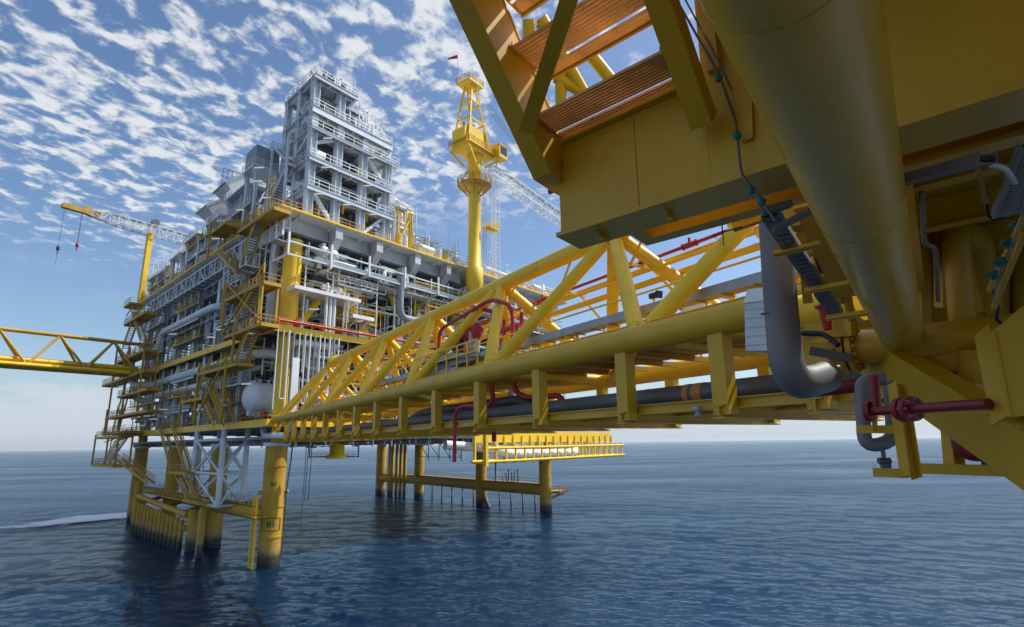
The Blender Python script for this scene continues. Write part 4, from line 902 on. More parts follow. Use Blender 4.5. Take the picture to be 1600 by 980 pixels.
# ------------------------------------------------------------------ main crane
def crane():
    t = thing('pedestal_crane', 'yellow pedestal crane standing at the right edge of the main deck', 'crane', P(38.2, -5, 46))
    c = lambda z_: P(38.2, -5, z_)
    mb = MB(); mb.tube([c(44.5), c(47), c(47.5), c(50.5), c(50.9), c(71.3), c(71.5), c(72.6), c(73.8), c(75.2)], [.9, 1.6, 1.75, 1.75, 1.3, 1.25, 1.5, 1.6, 1.4, 1.75], 28); mb.build('pedestal', Y, t)
    mb = MB(); mb.tube([c(68.6), c(68.75)], 3.7, 12); mb.rail([c(68.8) + Vector((3.6 * math.cos(a * math.pi / 8), 3.6 * math.sin(a * math.pi / 8), 0)) for a in range(17)], 1.3, 1.2, .06, 2)
    for a in range(8): d = Vector((math.cos(a * math.pi / 4), math.sin(a * math.pi / 4), 0)); mb.beam(c(68.6) + d * 3.5, c(66.4) + d * 1.3, .2); mb.beam(c(68.75) + d * 3.4, c(71.6) + d * 1.8, .14)
    mb.build('service_ring', YD, t)
    hd = (P(78.2, -5, 0) - P(38.2, -5, 0)).normalized(); lat = hd.cross(Z)
    F_ = lambda a, b, z_: c(0) + hd * a + lat * b + Z * z_
    mb = MB(); mb.pb(-4.6, 3.6, -2.2, 2.2, 75.3, 76.2, F_); mb.pb(-4.9, 4.9, -2.8, 2.8, 76.2, 76.4, F_); mb.build('slew_platform', Y, t)
    mb = MB(); pr = [(-5.0, 77.3), (-4.0, 76.5), (2.0, 76.5), (2.4, 78.2), (1.2, 80.8), (-3.8, 80.8), (-5.0, 79.6)]
    vs_ = [F_(a, -1.8, z_) for a, z_ in pr] + [F_(a, 1.7, z_) for a, z_ in pr]; n_ = len(pr)
    mb.add(vs_, [tuple(range(n_)), tuple(range(n_, 2 * n_))[::-1]] + [(i, n_ + i, n_ + (i + 1) % n_, (i + 1) % n_) for i in range(n_)]); mb.build('machinery_house', Y, t)
    for a in (-3.6, -1.6, .2):
        mb = MB(); mb.pb(a, a + 1.3, -1.86, -1.805, 77.6, 79.6, F_); mb.build('hatch', YD, t)
    mb = MB(); mb.tube([F_(-2.5, -.8, 80.8), F_(-2.5, -.8, 82.6)], .28, 10); mb.tube([F_(-1.0, .6, 80.8), F_(-1, .6, 82.0)], .4, 12); mb.build('exhaust_stack', G_, t)
    mb = MB(); mb.tube([F_(3.2, -2.2, 77.4), F_(3.2, 1.0, 77.4)], 1.0, 18); mb.build('winch_drum', DK, t)
    for a, b in (((4.6, -2.9), (1.5, -1.6)), ((4.6, 2.9), (1.5, 1.6)), ((-4.8, -2.6), (-1.5, -1.6)), ((-4.8, 2.6), (-1.5, 1.6))): mb = MB(); mb.beam(F_(*a, 75.4), F_(*b, 72.9), .4); mb.build('deck_strut', Y, t)
    mb = MB(); mb.tube([F_(2.0, 2.2, 72.2), F_(4.2, 2.6, 73.2), F_(4.2, 2.6, 77)], .14, 8, .6); mb.build('hose', WH, t)
    cb_ = MB(); cb_.pb(3.6, 6.4, 1.4, 3.9, 75.8, 78.6, F_); cb_.pb(3.5, 6.6, 1.3, 4.0, 78.6, 78.8, F_); k = cb_.build('cab', Y, t)
    g_ = MB(); g_.pb(6.402, 6.46, 1.6, 3.7, 76.3, 78.4, F_); g_.pb(4.0, 6.2, 3.902, 3.95, 76.6, 78.3, F_); g_.pb(4.0, 6.2, 1.34, 1.398, 76.6, 78.3, F_)
    o = g_.build('cab_window', GLS, t)
    mb = MB(); mb.rail([F_(4.9, 2.8, 76.4), F_(-4.9, 2.8, 76.4), F_(-4.9, -2.8, 76.4), F_(4.9, -2.8, 76.4)], 1.2, 1.5, .06, 2); mb.rail([F_(3.6, 1.3, 78.8), F_(6.5, 1.3, 78.8), F_(6.5, 3.9, 78.8)], 1.1, 1.2, .05); mb.build('railing', YD, t)
    # A frame
    top = F_(-1.6, 0, 91.6)
    for a, b in (((2.6, -2.2), (-1.2, -1)), ((2.6, 2.2), (-1.2, 1)), ((-4.4, -2.2), (-2.0, -1)), ((-4.4, 2.2), (-2.0, 1))):
        mb = MB(); mb.beam(F_(a[0], a[1], 76.4), F_(b[0], b[1], 91.2), .34); mb.build('mast_leg', Y, t)
    for zz, k in ((82.5, .37), (87.0, .65)):
        mb = MB()
        q = [F_(2.6 + (-1.2 - 2.6) * k, s_ * (2.2 - 1.2 * k), zz) for s_ in (-1, 1)] + [F_(-4.4 + 2.4 * k, s_ * (2.2 - 1.2 * k), zz) for s_ in (1, -1)]
        for i in range(4): mb.beam(q[i], q[(i + 1) % 4], .3)
        mb.beam(q[0], q[2], .2); mb.build('mast_brace', Y, t)
    mb = MB(); mb.pb(-3.8, .8, -1.9, 1.9, 91.2, 91.6, F_); mb.build('mast_head', Y, t)
    mb = MB(); mb.rail([F_(-3.8, -1.9, 91.6), F_(.8, -1.9, 91.6), F_(.8, 1.9, 91.6), F_(-3.8, 1.9, 91.6), F_(-3.8, -1.9, 91.6)], 1.2, 1.2, .06, 2); mb.tube([F_(-1.5, -.8, 92.4), F_(-1.5, .8, 92.4)], .9, 16); mb.build('head_sheave', YD, t)
    ld = MB()
    for s_ in (-.35, .35): ld.beam(F_(3.3, s_, 76.5), F_(.9, s_, 91.6), .08)
    for k in range(30): q = k / 30; ld.beam(F_(3.3 - 2.4 * q, -.35, 76.5 + 16.5 * q), F_(3.3 - 2.4 * q, .35, 76.5 + 16.5 * q), .06)
    ld.build('mast_ladder', GV, t)
    # boom
    foot = F_(4, 0, 74.2); tip = foot + hd * 52 - lat * 1.0 + Z * -3.5
    bd = (tip - foot).normalized(); bl = bd.cross(Z).normalized(); bu = bl.cross(bd); n = 24; L_ = (tip - foot).length
    sec = lambda s_: (.6 + 1.0 * min(1, s_ / 8)) if s_ < L_ - 10 else max(.5, 1.6 * (L_ - s_) / 10)
    ch = MB(); lc = MB()
    for k in range(n):
        s0, s1 = L_ * k / n, L_ * (k + 1) / n; a, b = sec(s0), sec(s1)
        c0 = [foot + bd * s0 + bl * i * a * .8 + bu * j * a * .8 for i, j in ((-1, -1), (1, -1), (1, 1), (-1, 1))]; c1 = [foot + bd * s1 + bl * i * b * .8 + bu * j * b * .8 for i, j in ((-1, -1), (1, -1), (1, 1), (-1, 1))]
        for i in range(4):
            ch.beam(c0[i], c1[i], .2); j = (i + 1) % 4
            lc.beam(c0[i], c0[j], .1); (lc.beam(c0[i], c1[j], .1) if k % 2 else lc.beam(c0[j], c1[i], .1))
    ch.build('boom_chords', W_, t); lc.build('boom_lacing', WH, t)
    mb = MB(); mb.beam(foot + bu * 1.5 + bl * .5 + bd * 2, tip + bu * .8 + bl * .4, .8, .06); mb.build('boom_walkway', GV, t)
    mb = MB()
    for s_ in (-.6, -.2, .2, .6): mb.beam(F_(-1, s_, 92.1), foot + bd * 26 + bu * 6 + bl * s_, .05)
    for s_ in (-.5, .5): mb.beam(foot + bd * 26 + bu * 6 + bl * s_, tip + bl * s_, .06)
    mb.build('boom_ropes', DK, t)
    mb = MB(); q = foot + bd * 26 + bu * 6; mb.beam(q - bl * .7, q + bl * .7, .9, 1.0); mb.build('bridle_block', BK, t)
    # caged ladder on pedestal and small basket
    ld = MB()
    for s_ in (-.4, .4): ld.beam(F_(1.9, s_ + 1.2, 51), F_(1.9, s_ + 1.2, 68.8), .08)
    for k in range(40): ld.beam(F_(1.9, .8, 51 + k * .44), F_(1.9, 1.6, 51 + k * .44), .05)
    ld.build('pedestal_ladder', GV, t)
    mb = MB(); mb.pb(2, 5, .5, 2.6, 59.6, 60.0, F_); mb.beam(F_(1.5, 1.5, 59.4), F_(4.6, 1.5, 59.7), .3); mb.rail([F_(2, .5, 60), F_(5, .5, 60), F_(5, 2.6, 60), F_(2, 2.6, 60)], 1.2, .8, .05, 2); mb.build('basket', Y, t)
    # slim ladder tower right of the pedestal
    lt = MB()
    for du, dv in ((4.6, .8), (5.8, .8), (4.6, 2.0), (5.8, 2.0)): lt.beam(F_(du, dv, 51), F_(du, dv, 69.5), .09)
    for k in range(18):
        zz = 51 + k; 
        for a, b in (((4.6, .8), (5.8, .8)), ((5.8, .8), (5.8, 2)), ((5.8, 2), (4.6, 2)), ((4.6, 2), (4.6, .8))): lt.beam(F_(*a, zz), F_(*b, zz + .0), .06); 
        lt.beam(F_(4.6, .8, zz), F_(5.8, .8, zz + 1), .05)
    lt.build('ladder_tower', WH, t)
    mb = MB(); mb.tube([F_(-3.6, -1.7, 91.6), F_(-3.6, -1.7, 98.4)], .06, 6); o = tag(mb.build('windsock_pole', GV), 'thin windsock pole on the crane mast head', 'pole')
    mb = MB(); q = F_(-3.6, -1.7, 98.2); d2 = (-RGT + Z * -.12 + UD * .2).normalized(); mb.tube([q, q + d2 * .6, q + d2 * 1.3, q + d2 * 2.2], [.38, .34, .27, .18], 10); o = tag(mb.build('windsock', RD), 'small red and white windsock blown left above the crane', 'windsock')
crane()
# ------------------------------------------------------------------ left crane and boom rest
def left_crane():
    t = thing('resting_crane', 'long lattice boom of the left crane lying across its yellow rest', 'crane', P(22, 78, 51))
    mb = MB(); mb.tube([P(22, 78, 51), P(22, 78, 68)], 1.4, 20); mb.build('pedestal', Y, t)
    mb = MB(); mb.pb(19, 26, 75.5, 80.5, 68, 73); mb.build('machinery_house', Y, t)
    foot = P(18, 78, 69.3); tip = P(-21.4, 78.5, 70.6); bd = (tip - foot).normalized(); bl = bd.cross(Z).normalized(); bu = bl.cross(bd); n = 22; L_ = (tip - foot).length
    sec = lambda s_: .6 + .9 * min(1, s_ / 8) if s_ < L_ - 12 else max(.45, 1.5 * (L_ - s_ + 1.5) / 13.5)
    ch = MB(); lc = MB()
    for k in range(n):
        s0, s1 = L_ * k / n, L_ * (k + 1) / n; a, b = sec(s0), sec(s1)
        c0 = [foot + bd * s0 + bl * i * a * .8 + bu * j * a * .8 for i, j in ((-1, -1), (1, -1), (1, 1), (-1, 1))]; c1 = [foot + bd * s1 + bl * i * b * .8 + bu * j * b * .8 for i, j in ((-1, -1), (1, -1), (1, 1), (-1, 1))]
        for i in range(4):
            ch.beam(c0[i], c1[i], .17); j = (i + 1) % 4; lc.beam(c0[i], c0[j], .12); (lc.beam(c0[i], c1[j], .12) if k % 2 else lc.beam(c0[j], c1[i], .12))
    ch.build('boom_chords', WG, t); lc.build('boom_lacing', W_, t)
    mb = MB(); mb.beam(foot + bu * 1.3, tip - bd * 8 + bu * 1.2, 1.0, .08); mb.rail([foot + bu * 1.35 + bl * .6, tip + bu * .6 + bl * .5], 1.1, 2.4, .05); mb.build('boom_walkway', GV, t)
    mb = MB(); mb.beam(tip - bd * 7, tip + bd * .4, 1.3, 1.0); mb.tube([tip - bd * 4.6 - bl * .3 + Z * .8, tip - bd * 4.6 + bl * .3 + Z * .8], .7, 14); mb.tube([tip - bd * 1.2 - bl * .3 + Z * .5, tip - bd * 1.2 + bl * .3 + Z * .5], .5, 14); mb.build('boom_head', YD, t)
    mb = MB(); q = tip - bd * 19 + Z * 2.3; mb.tube([q - bl * .5, q + bl * .5], .9, 14); mb.build('deflection_sheave', BR, t)
    for k, (s_, L2) in enumerate(((.2, 9.6), (3.6, 7.8))):
        q = tip - bd * s_ - Z * .5
        mb = MB(); 
        for i in ((-.12, .12) if k else (0,)): mb.beam(q + bl * i, q + bl * i - Z * L2, .06)
        if not k: mb.beam(q - Z * L2, q - Z * (L2 + 3.8), .05)
        mb.build('hoist_rope', DK, t)
        mb = MB(); e = q - Z * L2; mb.tube([e + Z * .5, e + Z * .3, e - Z * .4, e - Z * .7], [.1, .35, .35, .12], 12); mb.tube([e - Z * .7, e - Z * 1.1, e - Z * 1.35 + bl * .2, e - Z * 1.2 + bl * .4], .08, 6); mb.build('hook_block', RD if k else DK, t)
left_crane()
t = thing('boom_rest', 'tall slender yellow post at the far left corner supporting the crane boom', 'post', P(-3.2, 79, 49))
mb = MB(); mb.beam(P(-3.2, 79.4, 49.4), P(-3.2, 78.2, 69.0), 1.3, 1.1); mb.build('post_box', Y, t)
mb = MB(); mb.beam(P(-3.2, 76.8, 69.0), P(-3.2, 79.8, 69.0), .8, .5); mb.build('saddle', Y, t)
# ------------------------------------------------------------------ left bridge
def left_bridge():
    t = thing('left_truss_bridge', 'yellow tubular truss bridge leaving the far platform to the left', 'bridge', P(-5, 64, 31))
    F_ = lambda s_, l, z_: P(-4 - s_, 62 + l, z_)
    mb = MB(); mb.tube([F_(0, 0, 38.2), F_(75, 0, 38.2)], .38, 14); mb.build('top_chord', YD, t)
    for l, z_ in ((-2.6, 31.6), (2.6, 31.6)): mb = MB(); mb.tube([F_(0, l, z_), F_(75, l, z_)], .42, 14); mb.build('bottom_chord', Y, t)
    for k in range(8):
        for l in (-2.6, 2.6):
            mb = MB(); s0 = 2 + k * 9.4; mb.tube([F_(s0, l, 31.6), F_(s0 + 4.7, 0, 38.2)], .24, 10); mb.build('diagonal', YD, t); mb = MB(); mb.tube([F_(s0 + 4.7, 0, 38.2), F_(s0 + 9.4, l, 31.6)], .24, 10); mb.build('diagonal', YD, t)
    mb = MB(); mb.pb(0, 75, -2.2, 2.2, 31.75, 31.9, F_); mb.build('floor', YD, t)
    mb = MB()
    for k in range(26): mb.beam(F_(k * 3, -2.6, 31.5), F_(k * 3, 2.6, 31.5), .3)
    mb.build('floor_beams', Y, t)
    mb = MB(); 
    for l in (-2.2, 2.2): mb.rail([F_(0, l, 31.9), F_(75, l, 31.9)], 1.1, 2.5, .05)
    mb.build('railing', YD, t)
    mb = MB(); mb.tube([F_(2, -1.2, 32.6), F_(75, -1.2, 32.6)], .5, 12); tag(mb.build('bridge_pipe', Y), 'fat yellow pipe lying on the floor of the left bridge', 'pipe')
    mb = MB(); mb.tube([F_(2, .3, 32.3), F_(75, .3, 32.3)], .3, 12); tag(mb.build('bridge_pipe', GV), 'grey pipe lying on the floor of the left bridge', 'pipe')
left_bridge()
# ------------------------------------------------------------------ gantry and things under the cellar deck
def gantry():
    t = thing('overhang_gantry', 'yellow railed gantry overhanging the sea at the lower right of the far platform', 'gantry', P(37, -8, 12.6))
    mb = MB(); mb.pb(37, 91, -6.2, -6.0, 16.2, 18.4); mb.build('orange_beam', Y, t)
    mb = MB(); mb.pb(37, 91, -9.5, -6.5, 12.75, 12.85); mb.build('gantry_floor', GV, t)
    for z_ in (12.8, 15.2): mb = MB(); mb.tube([P(36, -9.5, z_), P(92, -9.5, z_)], .28, 10); mb.build('rail_tube', Y, t)
    mb = MB(); mb.tube([P(36, -6.5, 12.8), P(92, -6.5, 12.8)], .28, 10); mb.build('rail_tube', Y, t)
    for k in range(19):
        u = 37 + k * 3; mb = MB(); mb.beam(P(u, -9.4, 12.4), P(u, -9.4, 15.9), .32); mb.beam(P(u, -6.3, 12.4), P(u, -6.3, 17.6), .4); mb.beam(P(u, -9.4, 12.6), P(u, -6.3, 12.6), .3); mb.build('hanger', Y, t)
    mb = MB(); mb.beam(P(36.5, -9.8, 12), P(36.5, -9.8, 18.4), .7); mb.build('end_post', Y, t)
gantry()
pipe('outfall_pipe', [(33, -2, 15.9), (42, -5, 15.2), (46, -7.8, 14.0), (70, -7.8, 13.8), (74, -6, 14.6)], .85, WH, 'fat white pipe lying inside the yellow gantry')
for k in range(9):
    mb = MB(); u = 39 + k * 5.2; mb.tube([P(u, -5, 15.4), P(u, -5, 18.2)], .95, 16); tag(mb.build('white_drum', WH), 'white drum standing in the row behind the orange beam of the gantry', 'drum', 'white drums along the gantry')
mb = MB(); mb.tube([P(11.5, 2, 17), P(11.5, 2, 14.6), P(11.5, 2, 14.58), P(11.5, 2, 14.0)], [1.15, 1.15, 1.6, 1.6], 22); tag(mb.build('pile_stub', Y), 'short yellow flanged stub hanging below the lowest deck right of leg B1', 'stub')
for i, (u, v, z0, l) in enumerate(((4.2, -1, 3, 'thin rope hanging to the sea right of leg B1'), (5.6, 1, 8, 'thin rope ladder left strand, right of leg B1'), (6.2, 1, 8, 'thin rope ladder right strand, right of leg B1'))):
    mb = MB(); mb.tube([P(u, v, z0), P(u + .1, v, 17)], .05, 6); tag(mb.build('hanging_rope', DK), l, 'rope')
mb = MB(); mb.tube([P(2.0, -1, 16.5), P(1.8, -1.2, 14), P(1.35, -1.3, 10), P(1.3, -1.3, 1)], .1, 8, .5); tag(mb.build('cable_drop', DK), 'dark cable running down the right side of leg B1', 'cable')
# distant lattice bits seen below the deck at the right
t = thing('sump_frame', 'grey hanging service frame between the far legs', 'frame', P(70, 40, 9))
for k in range(4):
    mb = MB(); v = 32 + k * 5; mb.beam(P(70, v, 11.5), P(70, v, 17), .2); mb.beam(P(70, v, 12.5), P(70, v + 5, 12.5), .22); mb.beam(P(70, v, 12.5), P(70, v + 5, 16.5), .14); mb.build('bay', G_, t)
t = thing('service_platform', 'grey hanging work platform low behind the lattice frame', 'platform', P(40, 30, 13)); mb = MB(); mb.pb(36, 44, 46, 58, 13.2, 13.4); mb.build('platform_floor', DK, t)
mb = MB()
for u, v in ((36, 46), (44, 46), (36, 58), (44, 58)): mb.beam(P(u, v, 13), P(u, v, 17), .25)
mb.rail([P(36, 58, 13.4), P(36, 46, 13.4), P(44, 46, 13.4)], 1.1, 1.5, .05); mb.build('platform_rail', G_, t)
t = thing('leg_equipment', 'small pump skid with railing standing on the right far brace', 'equipment', P(72, 14, 6))
mb = MB()
for k in range(6): mb.beam(P(72 + rnd.uniform(-.8, .8), 12 + k * 1.1, 6.2), P(72, 12 + k * 1.1, 7.4 + rnd.random() * 2.6), .2)
mb.build('pump_frame', DK, t); mb = MB(); mb.tube([P(72, 20, 6), P(72, 20, 13.4), P(72, 14, 13.4)], .3, 8, .6); mb.build('davit', G_, t)
ledge('small yellow balcony on the rightmost leg', 73, 77, -1, 3, 4.2, YD)
# ================================================================== TRUSS BRIDGE (triangular section) to our platform
BW, ZB, ZT = 8.5, 19.65, 26.35
def bridge():
    t = thing('truss_bridge', 'bright yellow tubular truss bridge with single top chord reaching the far platform', 'bridge', B(80, 0, 16.5))
    top = B(14, BW / 2, ZT)
    mb = MB(); mb.tube([B(13.4, BW / 2, ZT - .05), B(82, BW / 2, ZT)], .47, 28)
    for tt in (21.2, 43.4, 65.5): mb.tube([B(tt - .03, BW / 2, ZT), B(tt + .03, BW / 2, ZT)], .485, 28)
    mb.build('top_chord', Y, t)
    mb = MB(); mb.tube([B(13.6, BW / 2, ZT), B(1.5, BW / 2, 25.1)], .3, 16); mb.tube([B(12.7, BW / 2, ZT), B(14.1, BW / 2, ZT)], .72, 24); mb.build('end_chord', Y, t)
    for l in (0, BW):
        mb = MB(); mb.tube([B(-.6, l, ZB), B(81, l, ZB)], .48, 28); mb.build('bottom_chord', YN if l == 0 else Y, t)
    nodes = [-.3, 4.6, 15.7, 26.8, 37.9, 48.9, 60, 71.1, 82.2]; tops = [2, 10.1, 21.2, 32.3, 43.4, 54.4, 65.5, 76.6]
    for l in (0, BW):
        for i, tt in enumerate(tops):
            zt = ZT if tt > 13 else 25.1 + (tt - 1.5) * .1
            for nb in (nodes[i], nodes[i + 1]):
                a = B(nb, l, ZB); b = B(tt, BW / 2, zt); r = .33 if tt > 13 else .26
                mb = MB(); mb.tube([a, b], r, 18); mb.build('diagonal', Y, t)
                if tt > 40: dn = (b - a).normalized(); mb = MB(); mb.tube([a + dn * .62, a + dn * .66], r + .012, 18, caps=False); mb.tube([b - dn * .62, b - dn * .58], r + .012, 18, caps=False); mb.build('weld_rings', YD, t)
    mb = MB()
    for i in range(len(nodes) - 1):
        a, b = (0, BW) if i % 2 else (BW, 0); mb.tube([B(nodes[i], a, ZB), B(nodes[i + 1], b, ZB)], .27, 14); mb.tube([B(nodes[i + 1], 0, ZB), B(nodes[i + 1], BW, ZB)], .22, 12)
    mb.build('floor_bracing', Y, t)
    posts = [-.2, 3.1, 8.6, 13.1, 17.8, 22.7, 27.5, 32.5, 37.5, 42.7, 48.1, 53.6, 59.1, 64.7, 70.3, 74.6, 77.6]
    for l, s_ in ((0, -1), (BW, 1)):
        for tt in posts:
            tt2 = tt
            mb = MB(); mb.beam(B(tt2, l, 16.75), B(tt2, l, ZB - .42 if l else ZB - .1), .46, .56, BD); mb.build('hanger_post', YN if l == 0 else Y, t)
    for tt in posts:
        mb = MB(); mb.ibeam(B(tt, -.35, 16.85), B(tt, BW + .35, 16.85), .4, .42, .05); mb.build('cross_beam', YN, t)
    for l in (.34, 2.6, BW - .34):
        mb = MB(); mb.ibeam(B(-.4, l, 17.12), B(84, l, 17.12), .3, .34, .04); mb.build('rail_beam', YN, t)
    mb = MB()
    z = ZB + .25
    for tt in range(0, 82, 2): mb.beam(B(tt, 1.0, z - .15), B(tt, BW - 1, z - .15), .16, .24)
    mb.build('floor_joists', YD, t)
    mb = MB(); c = [B(-.4, 2.2, z), B(82, 2.2, z), B(82, 6.6, z), B(-.4, 6.6, z)]; mb.hexa(c, [q + Z * .05 for q in c]); mb.build('floor_plate', YD, t)
    for l, st in ((2.2, 1.9), (6.6, 1.9)):
        mb = MB(); mb.rail([B(0, l, z + .05), B(82, l, z + .05)], 1.1, st, .04, 1); mb.beam(B(0, l, z + .15), B(82, l, z + .15), .03, .2); mb.build('railing', Y, t)
    mb = MB(); mb.ibeam(B(20, .1, ZB + .52), B(81, .1, ZB + .52), .16, .12, .03)
    mb.build('kick_rail', Y, t)
bridge()
def bpipe(name, x, y, l, r, t0, t1, mat, label, cat='pipe', box=None, seg=16):
    z_ = BX(x, y, l).z; mb = MB()
    if box: mb.beam(B(t0, l, z_), B(t1, l, z_), box[0], box[1])
    else: mb.tube([B(t0, l, z_), B(t1, l, z_)], r, seg)
    return tag(mb.build(name, mat), label, cat), z_
o, zq = bpipe('rack_tube', 1010, 420, 6.3, .13, 3, 82, Y, 'upper yellow tube running beside the red fire pipe inside the bridge')
o, zq2 = bpipe('rack_tube', 1010, 443, 6.3, .17, 3, 82, Y, 'lower thicker yellow tube under the red fire pipe inside the bridge')
bpipe('rack_tube', 1010, 424, 5.2, .08, 3, 82, Y, 'thin yellow tube in front of the red fire pipe inside the bridge')
t = thing('red_fire_pipe', 'thin red fire pipe with red valves running high inside the bridge', 'pipe', B(60, 5.7, BX(1000, 408, 5.7).z))
zf = BX(1010, 408, 5.7).z
mb = MB(); mb.tube([B(3, 5.7, zf), B(82, 5.7, zf)], .085, 12); mb.build('pipe', RD, t)
for tt in (57, 66.2, 69.0, 72.4):
    mb = MB(); q = B(tt, 5.7, zf); mb.tube([q - BD * .35, q - BD * .2, q + BD * .2, q + BD * .35], [.09, .14, .14, .09], 12); mb.tube([q - BD * .4, q - BD * .36], .17, 12); mb.tube([q + BD * .4, q + BD * .36], .17, 12); mb.beam(q, q + Z * .35, .1); mb.build('valve', RD, t)
t = thing('pipe_bracket_row', 'yellow brackets and stays tying the upper tubes to the bridge truss', 'brackets', B(60, 6, zf))
for tt in range(6, 82, 6):
    mb = MB(); mb.beam(B(tt, 4.6, zf - .25), B(tt, 6.8, zf - .25), .14); mb.beam(B(tt, 6.3, zf - .25), B(tt + 1.5, 8.0, ZB + 2.0), .12); mb.beam(B(tt, 4.8, zf - .25), B(tt + 1.8, 4.4, ZT - .3), .1); mb.build('bracket', Y, t)
# cable trays
def tray(x, y, l, w_, h_, t0, t1, mat, label):
    z_ = BX(x, y, l).z; t = thing('cable_tray', label, 'cable tray', B(t1, l, z_)); mb = MB(); mb.beam(B(t0, l - w_ / 2, z_), B(t1, l - w_ / 2, z_), .03, h_); mb.beam(B(t0, l + w_ / 2, z_), B(t1, l + w_ / 2, z_), .03, h_); mb.beam(B(t0, l, z_ - h_ / 2 + .01), B(t1, l, z_ - h_ / 2 + .01), w_ - .04, .02); mb.build('tray', GV, t)
    mb = MB()
    for k in range(int((t1 - t0) / 1.2)): tt = t0 + k * 1.2; mb.beam(B(tt, l - w_ / 2 - .1, z_ - h_ / 2 - .04), B(tt, l + w_ / 2 + .1, z_ - h_ / 2 - .04), .05)
    mb.build('rungs', YD, t); mb = MB()
    for k in range(int((t1 - t0) / 3)): tt = t0 + k * 3 + .5; mb.beam(B(tt, l + w_ / 2 + .1, ZB + .3), B(tt, l + w_ / 2 + .1, z_ + .3), .1); mb.beam(B(tt, l - w_ / 2, z_ - h_ / 2 - .1), B(tt, l + w_ / 2, z_ - h_ / 2 - .1), .1)
    mb.build('supports', Y, t); mb = MB()
    for j in range(5): mb.tube([B(t0, l - w_ / 2 + .1 + j * .1, z_ - h_ / 2 + .08), B(t1, l - w_ / 2 + .1 + j * .1, z_ - h_ / 2 + .08)], .035, 6)
    mb.build('cables', BK, t)
tray(1040, 478, 2.0, .6, .36, 34, 80, GV, 'long grey cable tray running along the near side of the bridge walkway')
bpipe('walkway_handrail', 1040, 447, 2.5, .045, 30, 80, Y, 'thin yellow handrail above the grey cable tray on the bridge')
tray(1040, 500, 7.3, .5, .25, 10, 80, GV, 'lower grey cable tray on the far side of the bridge walkway')
# dark pipeline under the bridge
zp = 17.62
mb = MB(); mb.tube([B(-1, 1.5, zp), B(84, 1.5, zp)], .36, 24); 
for tt in range(4, 84, 6): mb.tube([B(tt - .03, 1.5, zp), B(tt + .03, 1.5, zp)], .37, 24)
tag(mb.build('export_pipeline', BR), 'long dark weathered steel pipeline slung under the bridge', 'pipeline')
for tt, w_ in ((72.0, .12), (72.5, .2)): mb = MB(); mb.tube([B(tt - w_, 1.5, zp), B(tt + w_, 1.5, zp)], .375, 24); tag(mb.build('pipe_band', OB), 'wide orange band painted round the dark pipeline' if w_ > .15 else 'narrow orange band painted round the dark pipeline', 'band')
mb = MB(); mb.tube([B(30, 3.2, zp - .05), B(40, 3.2, zp), B(43.5, 3.4, zp + .85), B(58, 3.4, zp + .85), B(60, 3.2, zp), B(84, 3.2, zp)], .3, 18, 1.6); tag(mb.build('rusty_pipe', BR), 'rusty brown pipe stepping up over a hump under the bridge', 'pipe')
for k, (l, zz, r, m) in enumerate(((4.4, 17.5, .16, BR), (5.0, 17.5, .12, RD), (5.8, 17.55, .2, GV), (6.8, 17.5, .14, Y))):
    mb = MB(); mb.tube([B(0, l, zz), B(84, l, zz)], r, 12); tag(mb.build('service_pipe', m), ('thin rusty service pipe', 'thin red service pipe', 'galvanised service pipe', 'thin yellow service pipe')[k] + ' on the floor beams under the bridge', 'pipe')
t = thing('pipe_shoe_row', 'small yellow saddles carrying the dark pipeline on the bridge beams', 'saddles', B(40, 1.5, 17.2))
for tt in (59.1, 64.7, 67.5, 70.3, 72.5, 74.6, 77.6): mb = MB(); mb.beam(B(tt, 1.2, 17.2), B(tt, 1.8, 17.2), .3, .22); mb.beam(B(tt + .8, 1.3, 17.22), B(tt + .8, 1.3, 17.4), .12); mb.build('saddle', YD, t)
mb = MB(); q = BX(1089, 634, -.0); mb.tube([q, q - Z * .3], .07, 8); mb.tube([q - BD * .12 - Z * .1, q + BD * .12 - Z * .1], .09, 10); mb.tube([q - BD * .1 - Z * .3, q + BD * .1 - Z * .3], .05, 8); tag(mb.build('drain_valve', GV), 'small bright drain valve under the dark pipeline between two posts', 'valve')
pipe('gooseneck_pipe', [BX(401, 652, 0), BX(410, 650, 0), BX(412, 681, 0), BX(446, 681, 0)], .42, WH, 'white S shaped pipe feeding the dark pipeline at the platform end', 1.6)
# end wall bits near our side
def box_px(name, label, cat, pts, depth, mat, F=BX, l=0, dirv=None, parent=None):
    a = [F(x, y, l) for x, y in pts]; dv = (dirv if dirv is not None else BN) * depth; mb = MB(); mb.hexa(a, [q + dv for q in a]); o = mb.build(name, mat, parent); return tag(o, label, cat) if parent is None else o
t = thing('clad_cabinet', 'pale grey ribbed sheet metal box at the near end of the bridge', 'cabinet', BX(1190, 550, -.9))
box_px('cabinet_shell', '', '', [(1165, 548), (1222, 548), (1222, 466), (1163, 474)], 1.1, CL, BX, -.9, parent=t)
mb = MB()
for k in range(5):
    y0 = 482 + k * 14; a, b = BX(1164, y0 + 1, -.92), BX(1222, y0 - 3, -.92); mb.beam(a, b, .015, .03)
mb.build('ribs', CL, t); mb = MB()
mb.hexa([BX(1161, 474, -.95), BX(1224, 465, -.95), BX(1224, 465, -.95) + BN * 1.2, BX(1161, 474, -.95) + BN * 1.2], [BX(1168, 452, -.95), BX(1224, 446, -.95), BX(1224, 446, -.95) + BN * 1.0, BX(1168, 452, -.95) + BN * 1.0]); mb.build('cabinet_lid', WH, t)
